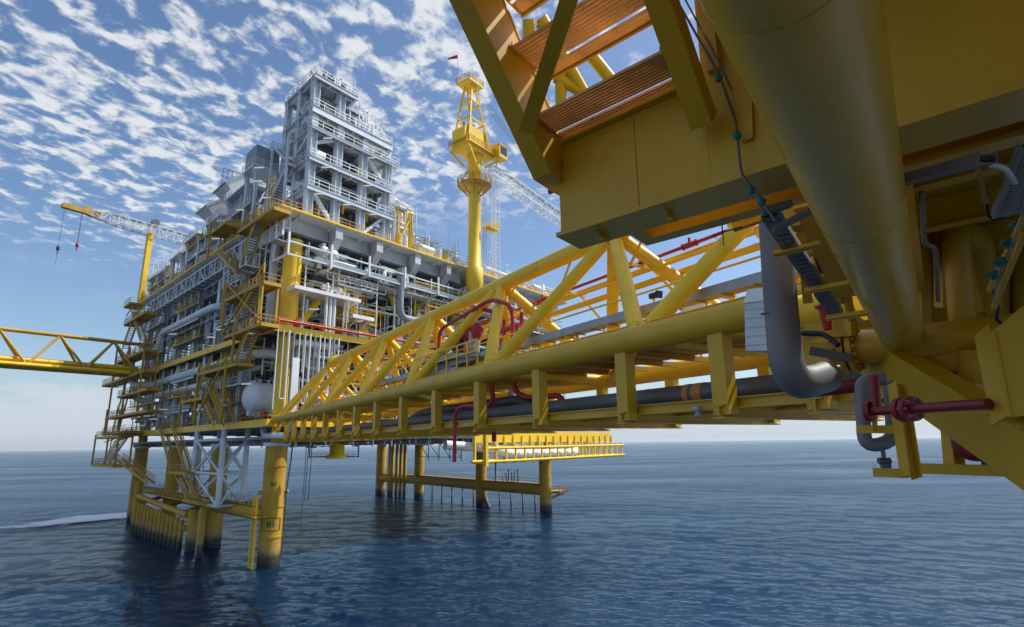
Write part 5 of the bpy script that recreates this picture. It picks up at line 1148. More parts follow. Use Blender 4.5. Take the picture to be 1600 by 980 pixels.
# red fire pump skid on the bridge
def skid():
    l = 2.8; t = thing('fire_valve_skid', 'red valve skid with tall looping red pipes standing on the bridge walkway', 'valve skid', BX(720, 575, l))
    def rp(pts, r, nm='red_pipe', ll=l, m=RD, bend=.5): mb = MB(); mb.tube([BX(x, y, ll) for x, y in pts], r, 12, bend); mb.build(nm, m, t)
    rp([(686, 553), (686, 516), (768, 467), (801, 478), (801, 528)], .13, bend=1.0)
    rp([(741, 486), (752, 483), (770, 486), (770, 540)], .14, ll=3.4)
    rp([(770, 522), (812, 508)], .17, ll=3.2); rp([(788, 500), (788, 525)], .12, ll=3.2); rp([(815, 488), (815, 530)], .12, ll=4.2)
    rp([(733, 575), (733, 492)], .16, ll=3.6)
    for x, y, s in ((733, 505, 1), (733, 520, 1.4), (745, 518, 1.1), (770, 535, 1.1), (690, 560, 1.0), (722, 548, 1.1)):
        q = BX(x, y, 3.0); mb = MB(); mb.tube([q - Z * .5 * s, q - Z * .3 * s, q, q + Z * .3 * s, q + Z * .5 * s], [.14 * s, .3 * s, .34 * s, .3 * s, .14 * s], 12); mb.tube([q - BD * .5 * s, q + BD * .5 * s], .2 * s, 12); mb.build('valve_body', RD, t)
    for x, y in ((712, 545), (722, 538), (738, 540)): q = BX(x, y, 2.9); mb = MB(); mb.tube([q - Z * .8, q + Z * .9], .26, 12); mb.build('strainer', DK if x < 730 else GV, t)
    for pts in ([(648, 592), (700, 574), (752, 574), (752, 583), (700, 583), (648, 600)], [(665, 564), (705, 552), (752, 550), (752, 556), (705, 560), (665, 571)]):
        for a, b, c, d in ((0, 1, 4, 5), (1, 2, 3, 4)):
            q = [BX(*pts[i], 1.3) for i in (a, b, c, d)]; mb = MB(); mb.hexa([q[3], q[2], q[2] + BN * 2.6, q[3] + BN * 2.6], [q[0], q[1], q[1] + BN * 2.6, q[0] + BN * 2.6]); mb.build('skid_step', GV, t)
    mb = MB()
    for x0, y0, x1, y1 in ((650, 562, 745, 530), (650, 575, 745, 548)): mb.beam(BX(x0, y0, 1.2), BX(x1, y1, 1.2), .08)
    for k in range(7): x = 650 + k * 16; mb.beam(BX(x, 592 - k * 2.6, 1.2), BX(x, 562 - k * 5.3, 1.2), .08)
    mb.build('skid_railing', Y, t)
    for k in range(4): q = BX(693 + k * 14, 568 - k, 2.4); mb = MB(); mb.tube([q - Z * .4, q + Z * .5], .32, 12); mb.tube([q + Z * .5, q + Z * .6], .42, 12); mb.build('flanged_valve', RD, t)
skid()
def redp(label, pts, r, ll, bend=.5):
    mb = MB(); mb.tube([BX(x, y, ll) for x, y in pts], r, 14, bend); tag(mb.build('red_pipe', RD), label, 'pipe')
redp('red pipe dropping from under the bridge down to the yellow gantry', [(755, 634), (722, 634), (711, 645), (710, 722)], .11, .2)
redp('red U pipe under the bridge behind the dark pipeline, middle', [(697, 640), (700, 655), (760, 658), (772, 668), (772, 690)], .15, 3.4)
redp('red pipe looping under the bridge beside the posts', [(768, 600), (771, 628), (760, 638), (722, 634)], .15, 2.2)
redp('red bent pipe under the bridge between two posts', [(803, 598), (806, 612), (822, 622), (875, 618), (885, 640)], .16, 3.0)
mb = MB(); mb.beam(BX(710, 660, .2) - BN * .2, BX(710, 660, .2) + BN * 2.2, .2); tag(mb.build('pipe_clamp', YD), 'yellow clamp holding the red drop pipe', 'clamp')
t = thing('white_pipe_end', 'white pipe stubs under the bridge behind the red U pipes', 'pipe', BX(800, 620, 6)); mb = MB(); mb.tube([BX(800, 625, 6), BX(800, 610, 6), BX(826, 600, 6)], .25, 12, .4); mb.build('pipe', WH, t)
# pale shelters / boxes seen through the bridge
for k, (x, y, l, s, m, lb) in enumerate(((845, 552, 6.2, .5, WH, 'white junction box with a round badge on the bridge walkway, left one'), (855, 540, 5.2, .6, Y, 'yellow junction box standing on the bridge walkway'), (790, 563, 5.6, .5, Y, 'yellow cabinet on the walkway left of the tall diagonal'), (1088, 490, 5.8, .7, WH, 'long white lamp housing on the walkway near the cabinet'))):
    q = BX(x, y, l); mb = MB(); mb.beam(q - BD * s, q + BD * s, .5, s); mb.beam(q - Z * s * .5, q - Z * (s * .5 + .6), .1); tag(mb.build('junction_box', m), lb, 'box')
t = thing('floodlight', 'small black floodlight on a pole above the bridge cable tray', 'floodlight', BX(1022, 500, 3)); mb = MB(); mb.beam(BX(1022, 500, 3), BX(1022, 467, 3), .07); mb.build('pole', Y, t); q = BX(1022, 462, 3); mb = MB(); mb.beam(q - BD * .22, q + BD * .22, .2, .22); mb.beam(q - BD * .35 - Z * .02, q - BD * .22, .3, .3); mb.build('lamp_head', BK, t)
# ================================================================== OUR OWN PLATFORM (upper right, overhead)
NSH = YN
def main_girder():
    t = thing('overhead_girder', 'huge yellow plate girder overhead with wide lower flange', 'girder', NP(0, 0, 2.4))
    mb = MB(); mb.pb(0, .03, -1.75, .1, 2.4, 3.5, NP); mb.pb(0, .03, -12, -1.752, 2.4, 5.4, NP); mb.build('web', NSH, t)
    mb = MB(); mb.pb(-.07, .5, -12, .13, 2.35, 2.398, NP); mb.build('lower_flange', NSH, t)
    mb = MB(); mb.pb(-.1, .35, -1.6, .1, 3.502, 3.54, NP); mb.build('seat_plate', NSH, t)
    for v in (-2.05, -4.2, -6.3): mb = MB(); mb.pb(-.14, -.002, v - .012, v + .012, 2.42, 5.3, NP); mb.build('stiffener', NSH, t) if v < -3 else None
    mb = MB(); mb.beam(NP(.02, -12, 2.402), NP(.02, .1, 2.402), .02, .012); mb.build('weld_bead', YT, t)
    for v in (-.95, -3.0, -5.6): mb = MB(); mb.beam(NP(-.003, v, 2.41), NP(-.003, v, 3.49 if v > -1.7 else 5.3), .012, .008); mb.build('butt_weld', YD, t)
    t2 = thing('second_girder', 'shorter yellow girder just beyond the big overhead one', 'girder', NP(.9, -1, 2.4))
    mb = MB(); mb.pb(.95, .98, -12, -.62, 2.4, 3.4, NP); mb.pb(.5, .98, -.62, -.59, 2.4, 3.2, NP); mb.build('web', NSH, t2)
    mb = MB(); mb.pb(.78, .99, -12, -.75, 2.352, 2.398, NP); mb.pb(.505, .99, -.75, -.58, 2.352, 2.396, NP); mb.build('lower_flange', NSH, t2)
main_girder()
def stairs_near():
    t = thing('overhead_stairs', 'yellow framed stairs with rusty slatted treads seen from below', 'stairs', NP(0, 0, 3))
    # left stringer: channel seen from below
    pts = [(.4, 3.06), (-.27, 3.06), (-3.4, 6.05)]
    for (ua, ha), (ub, hb) in zip(pts, pts[1:]):
        mb = MB(); d = (NP(ub, .15, hb) - NP(ua, .15, ha)).normalized(); nn = d.cross(V2).normalized(); nn = nn if nn.z > 0 else -nn
        a, b = NP(ua, .17, ha), NP(ub, .17, hb); mb.beam(a, b, .26, .025, nn); mb.beam(a - V2 * .11 + nn * .27, b - V2 * .11 + nn * .27, .022, .52, nn); mb.beam(a + nn * .54, b + nn * .54, .26, .025, nn); mb.build('stringer', YN, t)
    mb = MB(); mb.pb(-.3, .42, .04, .3, 3.04, 3.6, NP)
    # right stringer: box
    e = NU(1098, 186, -.22); vA = -(e - NP(0, 0, e.z - H)).length if False else toN(e)[1]; b = NX(1034, 0, vA); b = e + (b - e) * 2.4
    mb = MB(); mb.beam(e, b, .2, .3, Z); mb.build('stringer', YN, t)
    mb = MB(); dd = (b - e).normalized(); mb.beam(e - dd * .012, e - dd * .002, .23, .33, Z); mb.build('end_plate', YN, t)
    for k, (ua, ub, h) in enumerate(((-.62, -.0, 3.6), (-1.06, -.36, 4.22), (-1.6, -.86, 4.78), (-2.1, -1.4, 5.3))):
        nslat = 13; mb = MB(); w_ = (ub - ua) / nslat
        for i in range(nslat):
            u = ua + (i + .5) * w_
            if i == nslat - 4: continue
            mb.beam(NP(u, .0, h), NP(u, -1.55, h), w_ * .74, .03)
        tr = mb.build('tread', GL, t)
        nb = MB(); nb.beam(NP(ub + .02, .02, h + .0), NP(ub + .02, -1.56, h + .0), .03, .08); nb.build('nosing', YN if k < 1 else YD, t)
        sp_ = MB(); 
        for v in (.0, -1.56): sp_.beam(NP(ua, v, h + .01), NP(ub, v, h + .01), .02, .09)
        sp_.build('tread_side_plates', YD, t)
    a, b = D(822, 207, 6.3), D(897, -25, 5.5); dd = (b - a).normalized(); sx = dd.cross(ray(850, 100)).normalized()
    mb = MB(); mb.beam(a, b, .15, .02, ray(850, 100)); mb.beam(a + sx * .07 + ray(850, 100) * .05, b + sx * .07 + ray(850, 100) * .05, .015, .10, ray(850, 100)); mb.build('stay', YN, t)
stairs_near()
# yellow tubes seen above through the stairs
for k, (x0, y0, x1, y1, r, lb) in enumerate(((826, 190, 826, 40, .1, 'upright yellow handrail post seen through the stairs'), (828, 95, 905, 175, .07, 'slanting yellow tube seen through the stairs, left one'), (905, 60, 950, 115, .07, 'slanting yellow tube seen through the stairs, right one'))):
    pass
def far_rail():
    t = thing('stair_guard_frame', 'yellow tubular guard frame beyond the overhead stairs', 'railing', NP(2, -.5, 6))
    for x0, y0, x1, y1 in ((826, 30, 826, 85), (876, 115, 877, 165), (846, 28, 912, 145), (925, 88, 955, 125), (868, 120, 920, 150), (845, 35, 862, 62)):
        mb = MB(); mb.tube([D(x0, y0, 13.5), D(x1, y1, 13.5)], .13, 10); mb.build('guard_tube', Y, t)
far_rail()
# the great tube overhead
TD = Vector((.581, .814, -.014)).normalized(); T0 = CAM + Vector((-.092, .084, .992)).normalized() * 1.95
Qe = atz(1397, 530, H + 1.68); TL_ = (Qe - T0).dot(TD)
def big_tube():
    t = thing('overhead_tube', 'very thick glossy yellow tube running overhead from the top of the picture', 'tube', T0)
    mb = MB(); mb.tube([T0 - TD * 3, T0 + TD * (TL_ * .5), T0 + TD * TL_], .325, 64); mb.build('tube_shell', YT, t)
    mb = MB(); e = T0 + TD * TL_; mb.tube([e, e + TD * .07, e + TD * .12], [.325, .28, .12], 48); mb.build('end_cap', YT, t)
    for s2 in (2.2, 5.2):
        mb = MB(); q = T0 + TD * s2; mb.tube([q, q + TD * .004, q + TD * .010, q + TD * .014], [.3252, .3285, .3285, .3252], 64, caps=False); mb.build('girth_weld', YT, t)
    mb = MB(); q = T0 + TD * (TL_ - .55); mb.tube([q, q + TD * .012], .328, 64, caps=False); mb.build('weld_seam', YT, t)
    mb = MB(); side = TD.cross(Z).normalized()
    mb.tube([T0 + TD * (TL_ - .52) - Z * .3265 + side * .02, T0 + TD * (TL_ - .1) - Z * .3265 + side * .02], .004, 6); mb.build('seam_line', YD, t)
big_tube()
def header():
    hc = Qe + TD * .25 - Z * .06; hd = V2
    t = thing('flanged_header', 'yellow horizontal header pipe with a bolted flange at its left end', 'pipe', hc)
    a = hc + hd * .62; b = hc - hd * 7
    mb = MB(); mb.tube([a, b], .30, 32); mb.build('header_shell', YT, t)
    for s_ in (.62, .76):
        mb = MB(); q = hc + hd * s_; mb.tube([q, q + hd * .09], .43, 36); mb.build('flange', YN, t)
    mb = MB(); mb.tube([hc + hd * .70, hc + hd * .77], .40, 36); mb.build('gasket', BK, t)
    ax1 = Z; ax2 = hd.cross(Z).normalized()
    for k in range(16):
        an = k * math.pi / 8; o_ = (ax1 * math.sin(an) + ax2 * math.cos(an)) * .37; mb = MB(); mb.tube([hc + hd * .54 + o_, hc + hd * .93 + o_], .024, 6); mb.tube([hc + hd * .56 + o_, hc + hd * .61 + o_], .042, 6); mb.tube([hc + hd * .855 + o_, hc + hd * .9 + o_], .042, 6); mb.build('bolt', YD, t)
    mb = MB(); mb.tube([hc + hd * .86, hc + hd * 1.02, hc + hd * 1.15], [.27, .27, .1], 30); mb.build('blind_end', YD, t)
    for s_ in (-.25, -1.9): mb = MB(); mb.tube([hc + hd * s_, hc + hd * (s_ - .02)], .306, 32); mb.build('weld_seam', YD, t)
    return hc
HC = header()
hdist = (HC - CAM).length
def np_tube(name, pts, r, mat, label, cat='pipe', bend=None, seg=18):
    mb = MB(); mb.tube([D(*p) for p in pts], r, seg, r * 2.6 if bend is None else bend); return tag(mb.build(name, mat), label, cat)
mb = MB(); mb.beam(D(1352, 548, hdist + .9), D(1690, 762, 9.3), .34, .74); tag(mb.build('raking_strut', YN), 'thick raking yellow box strut running down to the right edge', 'strut')
mb = MB(); mb.beam(D(1352, 548, hdist + .9) + Z * .4, D(1690, 762, 9.3) + Z * .4, .4, .03); tag(mb.build('strut_cover', YN), 'thin yellow cover plate on top of the raking strut', 'plate')
np_tube('branch_pipe', [(1506, 515, hdist + .1), (1493, 362, hdist + .1), (1531, 372, hdist + 1.0), (1545, 482, hdist + 1.3)], .2, YT, 'yellow upright branch pipe with a tight U bend above the header', bend=.24, seg=24)
np_tube('branch_pipe', [(1528, 300, 12), (1534, 250, 12), (1500, 230, 13)], .2, YD, 'dim yellow pipe bending away behind the U bend', bend=.4)
np_tube('galvanised_riser', [(1208, 300, 11.0), (1220, 480, 10.6), (1232, 606, 10.2), (1292, 588, 11.4)], .262, GP, 'big bare steel riser with a weld seam and a bend at its foot', bend=.62, seg=32)
mb = MB(); q = D(1215, 487, 10.58); dd = (D(1217, 500, 10.57) - q).normalized(); mb.tube([q, q + dd * .02], .268, 32); tag(mb.build('weld_ring', BR), 'dark weld ring round the bare steel riser', 'weld')
np_tube('steel_loop_pipe', [(1382, 592, 10), (1346, 594, 9.9), (1351, 699, 9.8), (1397, 690, 9.9), (1391, 600, 10.4)], .095, GP, 'dark rounded rectangular loop of steel pipe at the lower right', bend=.26)
mb = MB(); q = D(1379, 702, 9.8); mb.tube([q, q - Z * .18], .03, 8); mb.tube([q - Z * .16 - RGT * .08, q - Z * .16 + RGT * .08], .045, 8); mb.tube([q - Z * .22 - RGT * .05, q - Z * .22 + RGT * .07], .04, 8); mb.tube([q - Z * .18, q - Z * .27], .03, 8); tag(mb.build('drain_valve', BR), 'small drain valve hanging under the dark steel loop', 'valve')
t = thing('red_branch_pipe', 'dark red pipe with a thick flange crossing in front of the raking strut', 'pipe', D(1420, 640, 8.4))
mb = MB(); mb.tube([D(1366, 588, 8.8), D(1369, 642, 8.7)], .06, 14); mb.tube([D(1356, 643, 8.7), D(1410, 640, 8.5), D(1545, 631, 7.6)], .056, 16); mb.build('pipe', RDN, t)
mb = MB(); q = D(1418, 639, 8.45); e = (D(1545, 631, 7.6) - q).normalized(); mb.tube([q - e * .1, q - e * .02], .15, 20); mb.tube([q + e * .02, q + e * .1], .15, 20); mb.build('flange', RDN, t)
mb = MB()
for k in range(8): an = k * math.pi / 4; o_ = (Z * math.sin(an) + e.cross(Z) * math.cos(an)) * .122; mb.tube([q - e * .14 + o_, q + e * .14 + o_], .016, 6)
mb.build('flange_bolts', GVD, t)
mb = MB(); mb.tube([D(1353, 644, 8.72), D(1362, 643, 8.7)], .13, 18); mb.build('end_flange', RDN, t)
np_tube('red_far_pipe', [(1262, 612, 12.2), (1366, 600, 12.0)], .12, RDN, 'dark red pipe behind the foot of the bare steel riser')
np_tube('red_elbow_pipe', [(1496, 620, 12.6), (1503, 706, 12.6), (1548, 708, 12.6)], .15, RDN, 'dark red elbow pipe below the raking strut', bend=.3)
mb = MB(); mb.tube([D(1530, 707, 12.6), D(1541, 707, 12.6)], .2, 16); tag(mb.build('pipe_coupling', BR), 'dark bolted coupling at the end of the red elbow', 'coupling')
def nbeam(name, a, b, w_, h_, mat, label, cat='bracket', ib=False, up=Z):
    mb = MB(); (mb.ibeam(D(*a), D(*b), w_, h_, .02, up) if ib else mb.beam(D(*a), D(*b), w_, h_, up)); return tag(mb.build(name, mat), label, cat)
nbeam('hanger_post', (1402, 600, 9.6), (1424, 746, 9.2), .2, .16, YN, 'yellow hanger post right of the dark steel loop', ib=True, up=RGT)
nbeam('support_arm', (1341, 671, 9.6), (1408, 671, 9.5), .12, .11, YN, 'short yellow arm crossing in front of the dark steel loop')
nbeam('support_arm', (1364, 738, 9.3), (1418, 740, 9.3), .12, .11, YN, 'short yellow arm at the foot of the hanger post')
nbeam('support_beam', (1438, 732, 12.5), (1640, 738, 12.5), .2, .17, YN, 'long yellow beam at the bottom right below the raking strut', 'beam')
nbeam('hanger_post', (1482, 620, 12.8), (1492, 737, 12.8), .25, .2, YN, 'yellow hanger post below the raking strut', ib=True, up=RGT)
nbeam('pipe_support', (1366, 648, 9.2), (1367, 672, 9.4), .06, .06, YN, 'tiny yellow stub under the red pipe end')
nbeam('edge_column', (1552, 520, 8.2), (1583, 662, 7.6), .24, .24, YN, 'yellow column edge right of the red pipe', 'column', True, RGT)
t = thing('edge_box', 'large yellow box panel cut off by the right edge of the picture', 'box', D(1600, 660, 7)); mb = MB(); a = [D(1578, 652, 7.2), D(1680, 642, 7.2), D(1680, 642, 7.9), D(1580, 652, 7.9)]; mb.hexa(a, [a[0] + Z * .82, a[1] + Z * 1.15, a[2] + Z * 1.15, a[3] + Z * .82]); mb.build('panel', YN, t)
mb = MB(); mb.beam(a[0] - ray(1578, 652) * .01, a[0] + Z * .82 - ray(1578, 652) * .01, .03); mb.build('panel_rim', YN, t)
nbeam('pipe_guide', (1540, 640, 7.8), (1556, 636, 7.7), .12, .12, YN, 'small yellow guide clamping the red pipe to the column')
# cable tray under the tube with brackets
def tray_near(label, a, b, w_, perf=True):
    t = thing('perforated_tray', label, 'cable tray', D(*a)); A_, B_ = D(*a), D(*b); d = (B_ - A_).normalized(); s_ = d.cross(Z).normalized(); up = s_.cross(d).normalized()
    mb = MB(); n = 26; L_ = (B_ - A_).length
    for k in range(n):      # strips with slots between
        q = A_ + d * L_ * (k + .5) / n; mb.beam(q - d * L_ / n * .36, q + d * L_ / n * .36, w_ * .62, .006, up)
    for j in (-.42, 0.0, .42): mb.beam(A_ + s_ * w_ * j, B_ + s_ * w_ * j, w_ * (.16 if j else .08), .008, up)
    for j in (-.5, .5): mb.beam(A_ + s_ * w_ * j + up * .03, B_ + s_ * w_ * j + up * .03, .006, .07, up)
    mb.build('tray', GVD, t); mb = MB()
    for j in range(5): mb.tube([A_ + s_ * w_ * (-.3 + j * .15) + up * .03, B_ + s_ * w_ * (-.3 + j * .15) + up * .03], .018, 6)
    mb.build('cables', BK, t)
tray_near('grey perforated cable tray hanging diagonally below the thick tube', (1203, 338, 6.4), (1306, 492, 8.6), .17)
for x, y, d_, lb in ((1243, 388, 6.9, 'first'), (1291, 448, 7.7, 'second'), (1323, 492, 8.4, 'third')):
    q = D(x, y, d_); mb = MB(); mb.beam(q + V2 * .24 - Z * .02, q - V2 * .24 - Z * .02, .09, .012); mb.beam(q + V2 * .24 + U2 * .045, q - V2 * .24 + U2 * .045, .012, .08); tag(mb.build('tray_bracket', YN), '%s yellow angle bracket from the top under the perforated tray' % lb, 'bracket')
tray_near('grey cable tray crossing behind the thick tube at the right', (1395, 292, 5.6), (1544, 254, 4.9), .12)
tray_near('grey cable tray coming in at the right edge', (1574, 338, 6.6), (1625, 225, 5.4), .2)
mb = MB(); mb.beam(D(1208, 360, 6.3), D(1282, 322, 6.4), .16, .03); mb.beam(D(1190, 332, 6.3), D(1236, 318, 6.4), .1, .06); tag(mb.build('tray_junction', GVD), 'grey tray junction where the perforated trays meet under the girder', 'cable tray')
# conduit with teal couplings on the girder
cp = [(1046, -20), (1125, 120), (1150, 190), (1158, 272), (1180, 300), (1212, 345)]
t = thing('conduit', 'thin dark conduit with teal couplings running down the girder', 'conduit', NU(1150, 200, -.14))
mb = MB(); pts = [NU(x, y, -.14) for x, y in cp]; mb.tube(pts, .012, 8, .08); mb.tube([NU(1060, -20, -.14), NU(1125, 100, -.14), NU(1143, 140, -.1)], .009, 8); mb.build('conduit_run', BR, t)
for x, y in ((1052, 6), (1122, 122), (1151, 212), (1173, 297), (1189, 315)):
    q = NU(x, y, -.14); e = NU(x + 4, y + 9, -.14); d = (e - q).normalized(); mb = MB(); mb.tube([q - d * .045, q - d * .03, q + d * .03, q + d * .045], [.018, .033, .033, .018], 6); mb.tube([q, q + d.cross(U2).normalized() * .045], .016, 8); mb.build('coupling', TL, t)
mb = MB()
q = [NU(1137, 128, -.05), NU(1174, 122, -.05), NU(1176, 214, -.05), NU(1160, 222, -.05)]; mb.hexa(q, [p + U2 * .03 for p in q]); tag(mb.build('gusset_plate', YN), 'small yellow gusset plate on the girder beside the conduit', 'plate')
mb = MB(); mb.beam(NP(-.2, -1.9, 5.4), NP(.0, -1.9, 3.55), .12, .2, U2); tag(mb.build('web_stiffener', YN), 'slanting yellow stiffener right of the stairs on the girder', 'stiffener')
# triangular hanger ring
t = thing('wire_hook', 'small dark triangular wire hook hanging left of the bare steel riser', 'hook', D(1120, 370, 7)); mb = MB(); mb.tube([D(1127, 342, 7), D(1131, 383, 7), D(1114, 368, 7), D(1160, 354, 7)], .01, 6); mb.build('wire', BK, t)
nbeam('bracket_arm', (1145, 356, 7.2), (1212, 332, 7.2), .09, .09, YD, 'rusty bracket arm at the top of the bare steel riser')
nbeam('bracket_arm', (1168, 326, 7.2), (1170, 350, 7.2), .09, .09, YD, 'short rusty stub under the second girder')
t = thing('side_plate', 'tall dull yellow plate lit between the thick tube and the branch pipes', 'plate', D(1450, 410, 12))
mb = MB(); a = [D(1415, 420, 12.5), D(1474, 412, 13.2), D(1474, 270, 13.2), D(1415, 285, 12.5)]; mb.hexa(a, [q + U2 * .1 for q in a]); mb.build('panel', YN, t)
mb = MB(); mb.beam(D(1476, 480, 13.0), D(1474, 250, 13.0), .22, .22, RGT); mb.build('panel_post', YD, t)
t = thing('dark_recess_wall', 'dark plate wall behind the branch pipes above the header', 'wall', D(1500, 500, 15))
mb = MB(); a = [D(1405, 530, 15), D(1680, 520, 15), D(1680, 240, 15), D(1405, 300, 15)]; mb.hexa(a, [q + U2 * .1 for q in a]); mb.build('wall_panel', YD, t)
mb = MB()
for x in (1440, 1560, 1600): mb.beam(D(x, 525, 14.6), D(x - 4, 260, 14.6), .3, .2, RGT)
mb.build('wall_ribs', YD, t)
# dark deck over the right part, plus added unseen light blockers
def ceiling():
    t = thing('overhead_deck', 'dark deck plating with beams overhead at the right edge, plus unseen light blockers', 'deck', NP(4, -6, 3.6))
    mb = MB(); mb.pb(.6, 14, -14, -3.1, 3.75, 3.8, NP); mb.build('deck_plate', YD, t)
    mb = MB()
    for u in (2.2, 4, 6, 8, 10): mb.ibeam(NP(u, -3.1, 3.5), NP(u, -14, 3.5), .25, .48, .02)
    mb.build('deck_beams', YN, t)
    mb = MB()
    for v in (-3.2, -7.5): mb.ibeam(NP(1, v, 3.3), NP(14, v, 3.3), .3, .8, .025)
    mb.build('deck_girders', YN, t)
    mb = MB(); mb.pb(-9, .6, -14, -2.0, 5.42, 5.47, NP); mb.build('deck_plate', YD, t)  # unseen plate added overhead to cut skylight on the undersides
    mb = MB(); mb.pb(.031, .94, -14, -2.0, 3.42, 3.46, NP); mb.build('shade_infill', YD, t)  # added plate that dims the sunlit strip between the girders
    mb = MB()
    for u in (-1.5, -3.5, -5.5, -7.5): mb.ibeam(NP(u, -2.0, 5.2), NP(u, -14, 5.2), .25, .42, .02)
    mb.build('deck_beams', YN, t)  # beams of the added light-blocking plate
    mb = MB(); mb.pb(-12, -5.0, -14, -2.6, -1.75, -1.65, NP); mb.build('floor_light_block', YD, t)  # unseen floor added to block light rising from the sea
    mb = MB(); mb.pb(-12, -.1, -8.2, -8.1, 1.2, 5.4, NP); mb.build('side_light_block', YD, t)  # unseen, added to block sky; open below for a reflected streak
    mb = MB(); mb.pb(-12.1, -12, -8.2, -2.2, 1.8, 5.4, NP); mb.build('rear_light_block', YD, t)  # unseen, added behind the camera to block skylight
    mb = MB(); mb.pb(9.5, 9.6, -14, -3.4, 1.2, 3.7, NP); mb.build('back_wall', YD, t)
ceiling()
t = thing('rusty_end_frame', 'rust streaked yellow framework half hidden by the left side of the thick tube', 'frame', D(1300, 450, 10))
for a, b, w_, h_ in (((1262, 300, 8.4), (1322, 445, 10.2), .34, .45), ((1250, 345, 9.5), (1262, 470, 10.4), .14, .14), ((1240, 400, 9.6), (1330, 372, 9.4), .14, .14), ((1262, 430, 10.8), (1330, 425, 10.8), .16, .2), ((1232, 340, 9), (1300, 330, 8.8), .3, .35), ((1305, 400, 10), (1308, 470, 10.6), .2, .2), ((1280, 350, 9.4), (1284, 400, 9.8), .12, .12), ((1262, 520, 12.5), (1335, 512, 12), .2, .3), ((1270, 545, 12.5), (1330, 548, 12.2), .22, .22)):
    mb = MB(); mb.beam(D(*a), D(*b), w_, h_); mb.build('frame_member', YD, t)
for k, (pts, r, m_, lb) in enumerate((([(1232, 300, 9), (1268, 380, 9.8), (1300, 470, 10.6)], .045, BK, 'black cable bundle draped behind the perforated tray'), ([(1255, 320, 9.5), (1262, 372, 9.7), (1288, 376, 9.7), (1296, 440, 10.2)], .05, RDN, 'small dark red pipe bending behind the perforated tray'),
        ([(1238, 410, 11), (1280, 404, 11), (1284, 440, 11), (1330, 436, 11)], .07, YD, 'small yellow pipe with two bends behind the perforated tray'), ([(1280, 320, 9), (1290, 362, 9.3), (1318, 420, 10), (1330, 500, 10.6)], .06, YD, 'worn yellow pipe following the edge of the thick tube'),
        ([(1242, 520, 12.4), (1290, 522, 12.2), (1310, 540, 12)], .05, BK, 'black cable loop below the short thick yellow pipe'), ([(1440, 560, 12.6), (1500, 585, 12.4), (1560, 575, 12.2)], .06, RDN, 'small dark red pipe behind the raking strut'),
        ([(1548, 440, 10), (1560, 480, 10), (1556, 500, 10), (1572, 510, 10)], .02, BK, 'curled black cable above the header at the right'), ([(1440, 300, 9), (1444, 380, 9.6), (1462, 388, 9.8), (1466, 470, 10.4)], .03, GVD, 'thin grey conduit on the plate right of the thick tube'))):
    np_tube('small_pipe' if m_ is not BK else 'cable', pts, r, m_, lb)
for k, (x, y, d_) in enumerate(((1262, 352, 9), (1278, 392, 9.4), (1296, 432, 9.9), (1310, 466, 10.3))):
    q = D(x, y, d_); mb = MB(); mb.tube([q - V2 * .12, q + V2 * .12], .07, 8); mb.tube([q - V2 * .05, q + V2 * .05], .11, 6); tag(mb.build('bolted_clamp', YD), ('topmost', 'second', 'third', 'lowest')[k] + ' bolted clamp in the row behind the perforated tray', 'clamp')
for k, (v, lb) in enumerate(((-.35, 'left'), (-1.2, 'middle'), (-2.6, 'right'))):
    mb = MB(); mb.pb(.1, .4, v - .008, v + .008, 2.30, 2.349, NP); mb.tube([NP(.25, v - .03, 2.3), NP(.25, v + .03, 2.3)], .04, 12); tag(mb.build('lifting_lug', YN), lb + ' small lifting lug under the flange of the overhead girder', 'lug')
np_tube('yellow_stub', [(1248, 492, 14.5), (1345, 470, 14)], .42, Y, 'short thick yellow pipe between the riser and the flange')
mb = MB(); q = D(1291, 498, 11.5); mb.tube([q + Z * .2, q + Z * .14, q - Z * .2], [.12, .1, .07], 14); mb.tube([q + Z * .2, q + Z * .24], .16, 14); tag(mb.build('red_plug', RD), 'small red pipe stub hanging left of the bolted flange', 'pipe')
nbeam('cross_tie', (1265, 548, 12), (1330, 560, 12), .18, .14, BR, 'dark rusted tie with cables below the short thick yellow pipe', 'tie')
for k, (a, b, lb) in enumerate((((1605, 330, 8), (1545, 455, 9.4), 'thin yellow rail running down at the right edge, upper'), ((1600, 365, 8), (1552, 482, 9.4), 'thin yellow rail running down at the right edge, lower'))):
    nbeam('edge_rail', a, b, .05, .05, YN, lb, 'rail')
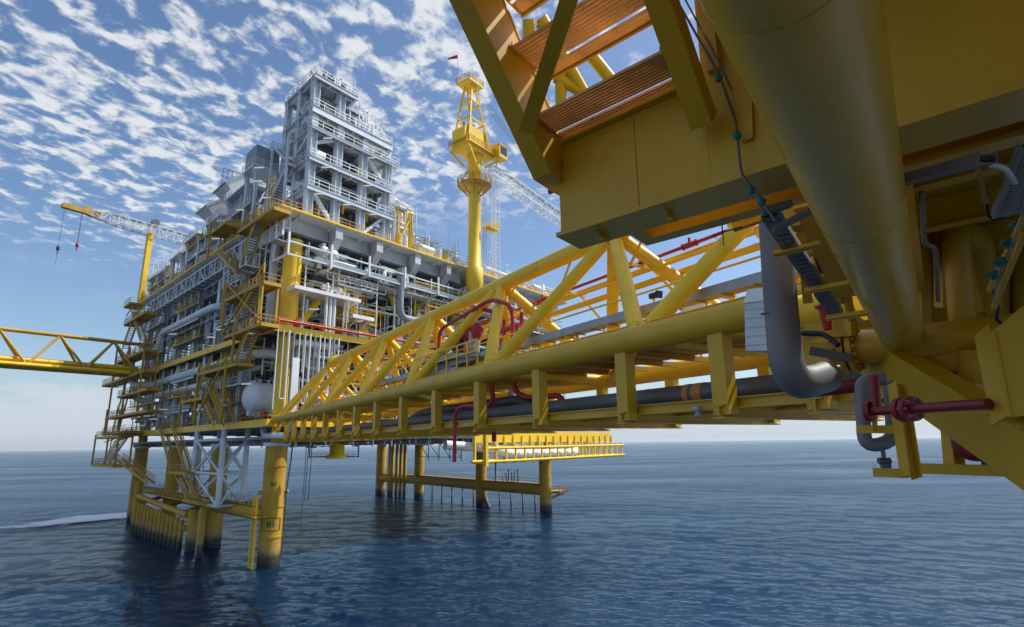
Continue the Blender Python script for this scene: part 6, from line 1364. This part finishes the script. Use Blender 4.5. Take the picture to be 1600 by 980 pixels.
t = thing('conduit_fittings', 'row of dark conduit fittings beside the right edge', 'conduit', D(1570, 400, 8.4)); mb = MB(); mb.tube([D(1600, 335, 8), D(1560, 432, 8.8), D(1553, 470, 9)], .014, 6); mb.build('conduit_run', GV, t)
for x, y in ((1590, 352), (1577, 380), (1564, 410), (1555, 430)): q = D(x, y, 8.4); mb = MB(); mb.tube([q - Z * .05, q + Z * .05], .045, 8); mb.tube([q - RGT * .09, q + RGT * .05], .025, 8); mb.build('fitting', TL, t)
np_tube('grey_hose', [(1543, 256, 5), (1570, 262, 5.2), (1585, 285, 5.6)], .02, GV, 'grey flexible hose arching between the two cable trays at the right', bend=.2)
np_tube('thin_conduit', [(1540, 290, 6.6), (1545, 340, 6.8), (1560, 343, 6.8), (1578, 335, 6.8)], .014, BK, 'thin black conduit bending below the right cable tray', bend=.12)
nbeam('deck_bracket', (1527, 255, 5.8), (1540, 315, 6.6), .04, .05, YD, 'narrow brown strap hanging from the tray at the right')
t = thing('hull_node', 'yellow cylinder and plates behind the raking strut at the right', 'structure', D(1530, 570, 12)); mb = MB(); mb.tube([D(1532, 548, 12), D(1532, 600, 12)], .3, 20); mb.build('cylinder', YD, t); mb = MB(); mb.beam(D(1440, 572, 12.4), D(1550, 560, 12), .4, .3); mb.beam(D(1470, 597, 12.6), D(1560, 592, 12.2), .3, .12); mb.build('plate', YD, t)

def haze():
    m = bpy.data.materials.new('haze'); m.use_nodes = True; nt = m.node_tree; nt.nodes.clear(); o_ = nt.nodes.new('ShaderNodeOutputMaterial'); pv = nt.nodes.new('ShaderNodeVolumePrincipled')
    pv.inputs['Color'].default_value = (.86, .93, 1, 1); pv.inputs['Density'].default_value = 0.00006; pv.inputs['Anisotropy'].default_value = .2; nt.links.new(pv.outputs[0], o_.inputs['Volume'])
    R_ = 33000; mb = MB(); mb.hexa([(-R_, -R_, -3), (R_, -R_, -3), (R_, R_, -3), (-R_, R_, -3)], [(-R_, -R_, 130), (R_, -R_, 130), (R_, R_, 130), (-R_, R_, 130)]); o = mb.build('haze', m); o['kind'] = 'stuff'; o['label'] = 'thin pale sea haze fading the horizon'
haze()
